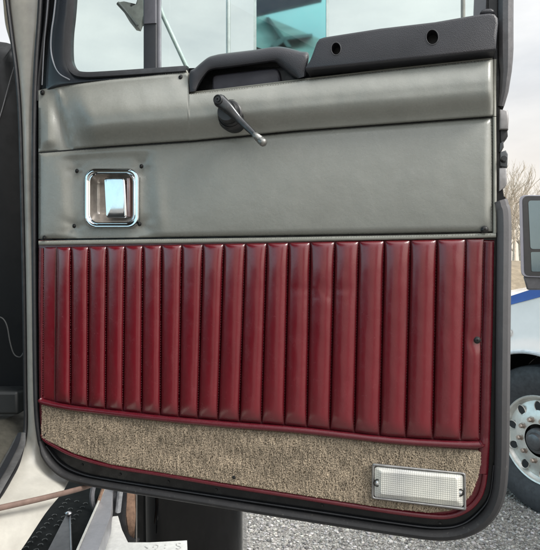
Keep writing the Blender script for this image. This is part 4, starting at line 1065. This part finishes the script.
rp = N.new('ShaderNodeValToRGB'); Lk.new(nz.outputs['Fac'], rp.inputs[0]); e = rp.color_ramp.elements
e[0].position = .32; e[0].color = (.58, .60, .62, 1); e[1].position = .66; e[1].color = (.86, .86, .85, 1)
sp = N.new('ShaderNodeSeparateXYZ'); Lk.new(tc.outputs['Generated'], sp.inputs[0])
rz = N.new('ShaderNodeValToRGB'); Lk.new(sp.outputs['Z'], rz.inputs[0]); e = rz.color_ramp.elements
e[0].position = .0; e[0].color = (1, 1, 1, 1); e[1].position = .30; e[1].color = (0, 0, 0, 1)
mxw = N.new('ShaderNodeMix'); mxw.data_type = 'RGBA'; Lk.new(rz.outputs[0], mxw.inputs[0]); Lk.new(rp.outputs[0], mxw.inputs[6]); mxw.inputs[7].default_value = (.98, .86, .72, 1)
bg2 = N.new('ShaderNodeBackground'); dt = N.new('ShaderNodeVectorMath'); dt.operation = 'DOT_PRODUCT'; Lk.new(tc.outputs['Generated'], dt.inputs[0]); dt.inputs[1].default_value = (.46, -.36, .81)
mr = N.new('ShaderNodeMapRange'); mr.interpolation_type = 'SMOOTHSTEP'; Lk.new(dt.outputs['Value'], mr.inputs['Value'])
for k_, v_ in (('From Min', .14), ('From Max', .92), ('To Min', 1.22), ('To Max', 3.7)): mr.inputs[k_].default_value = v_
Lk.new(mr.outputs[0], bg2.inputs[1]); bx_ = N.new('ShaderNodeMapRange'); bx_.interpolation_type = 'SMOOTHSTEP'; Lk.new(sp.outputs['X'], bx_.inputs['Value'])
for k_, v_ in (('From Min', -.45), ('From Max', -.85), ('To Min', 0), ('To Max', .9)): bx_.inputs[k_].default_value = v_
mxb = N.new('ShaderNodeMix'); mxb.data_type = 'RGBA'; Lk.new(bx_.outputs[0], mxb.inputs[0]); Lk.new(mxw.outputs[2], mxb.inputs[6]); mxb.inputs[7].default_value = (.88, 1.45, 1.70, 1)
Lk.new(mxb.outputs[2], bg2.inputs[0])
ms = N.new('ShaderNodeMixShader'); mc = N.new('ShaderNodeMapRange'); mc.interpolation_type = 'SMOOTHSTEP'; Lk.new(sp.outputs['X'], mc.inputs['Value'])
for k_, v_ in (('From Min', -.30), ('From Max', -.75), ('To Min', .90), ('To Max', .75)): mc.inputs[k_].default_value = v_
Lk.new(mc.outputs[0], ms.inputs[0]); Lk.new(bg1.outputs[0], ms.inputs[1]); Lk.new(bg2.outputs[0], ms.inputs[2]); Lk.new(ms.outputs[0], out.inputs[0])
sl = bpy.data.lights.new('sun', 'SUN'); so = bpy.data.objects.new('sun', sl); COL.objects.link(so)
sl.energy = 4.6; sl.angle = R(22); sl.color = (1, .96, .9)
dirv = Vector((math.sin(SUN_AZ) * math.cos(SUN_EL), math.cos(SUN_AZ) * math.cos(SUN_EL), math.sin(SUN_EL)))
so.rotation_euler = (-dirv).to_track_quat('-Z', 'Y').to_euler(); so.location = (2, -3, 6)
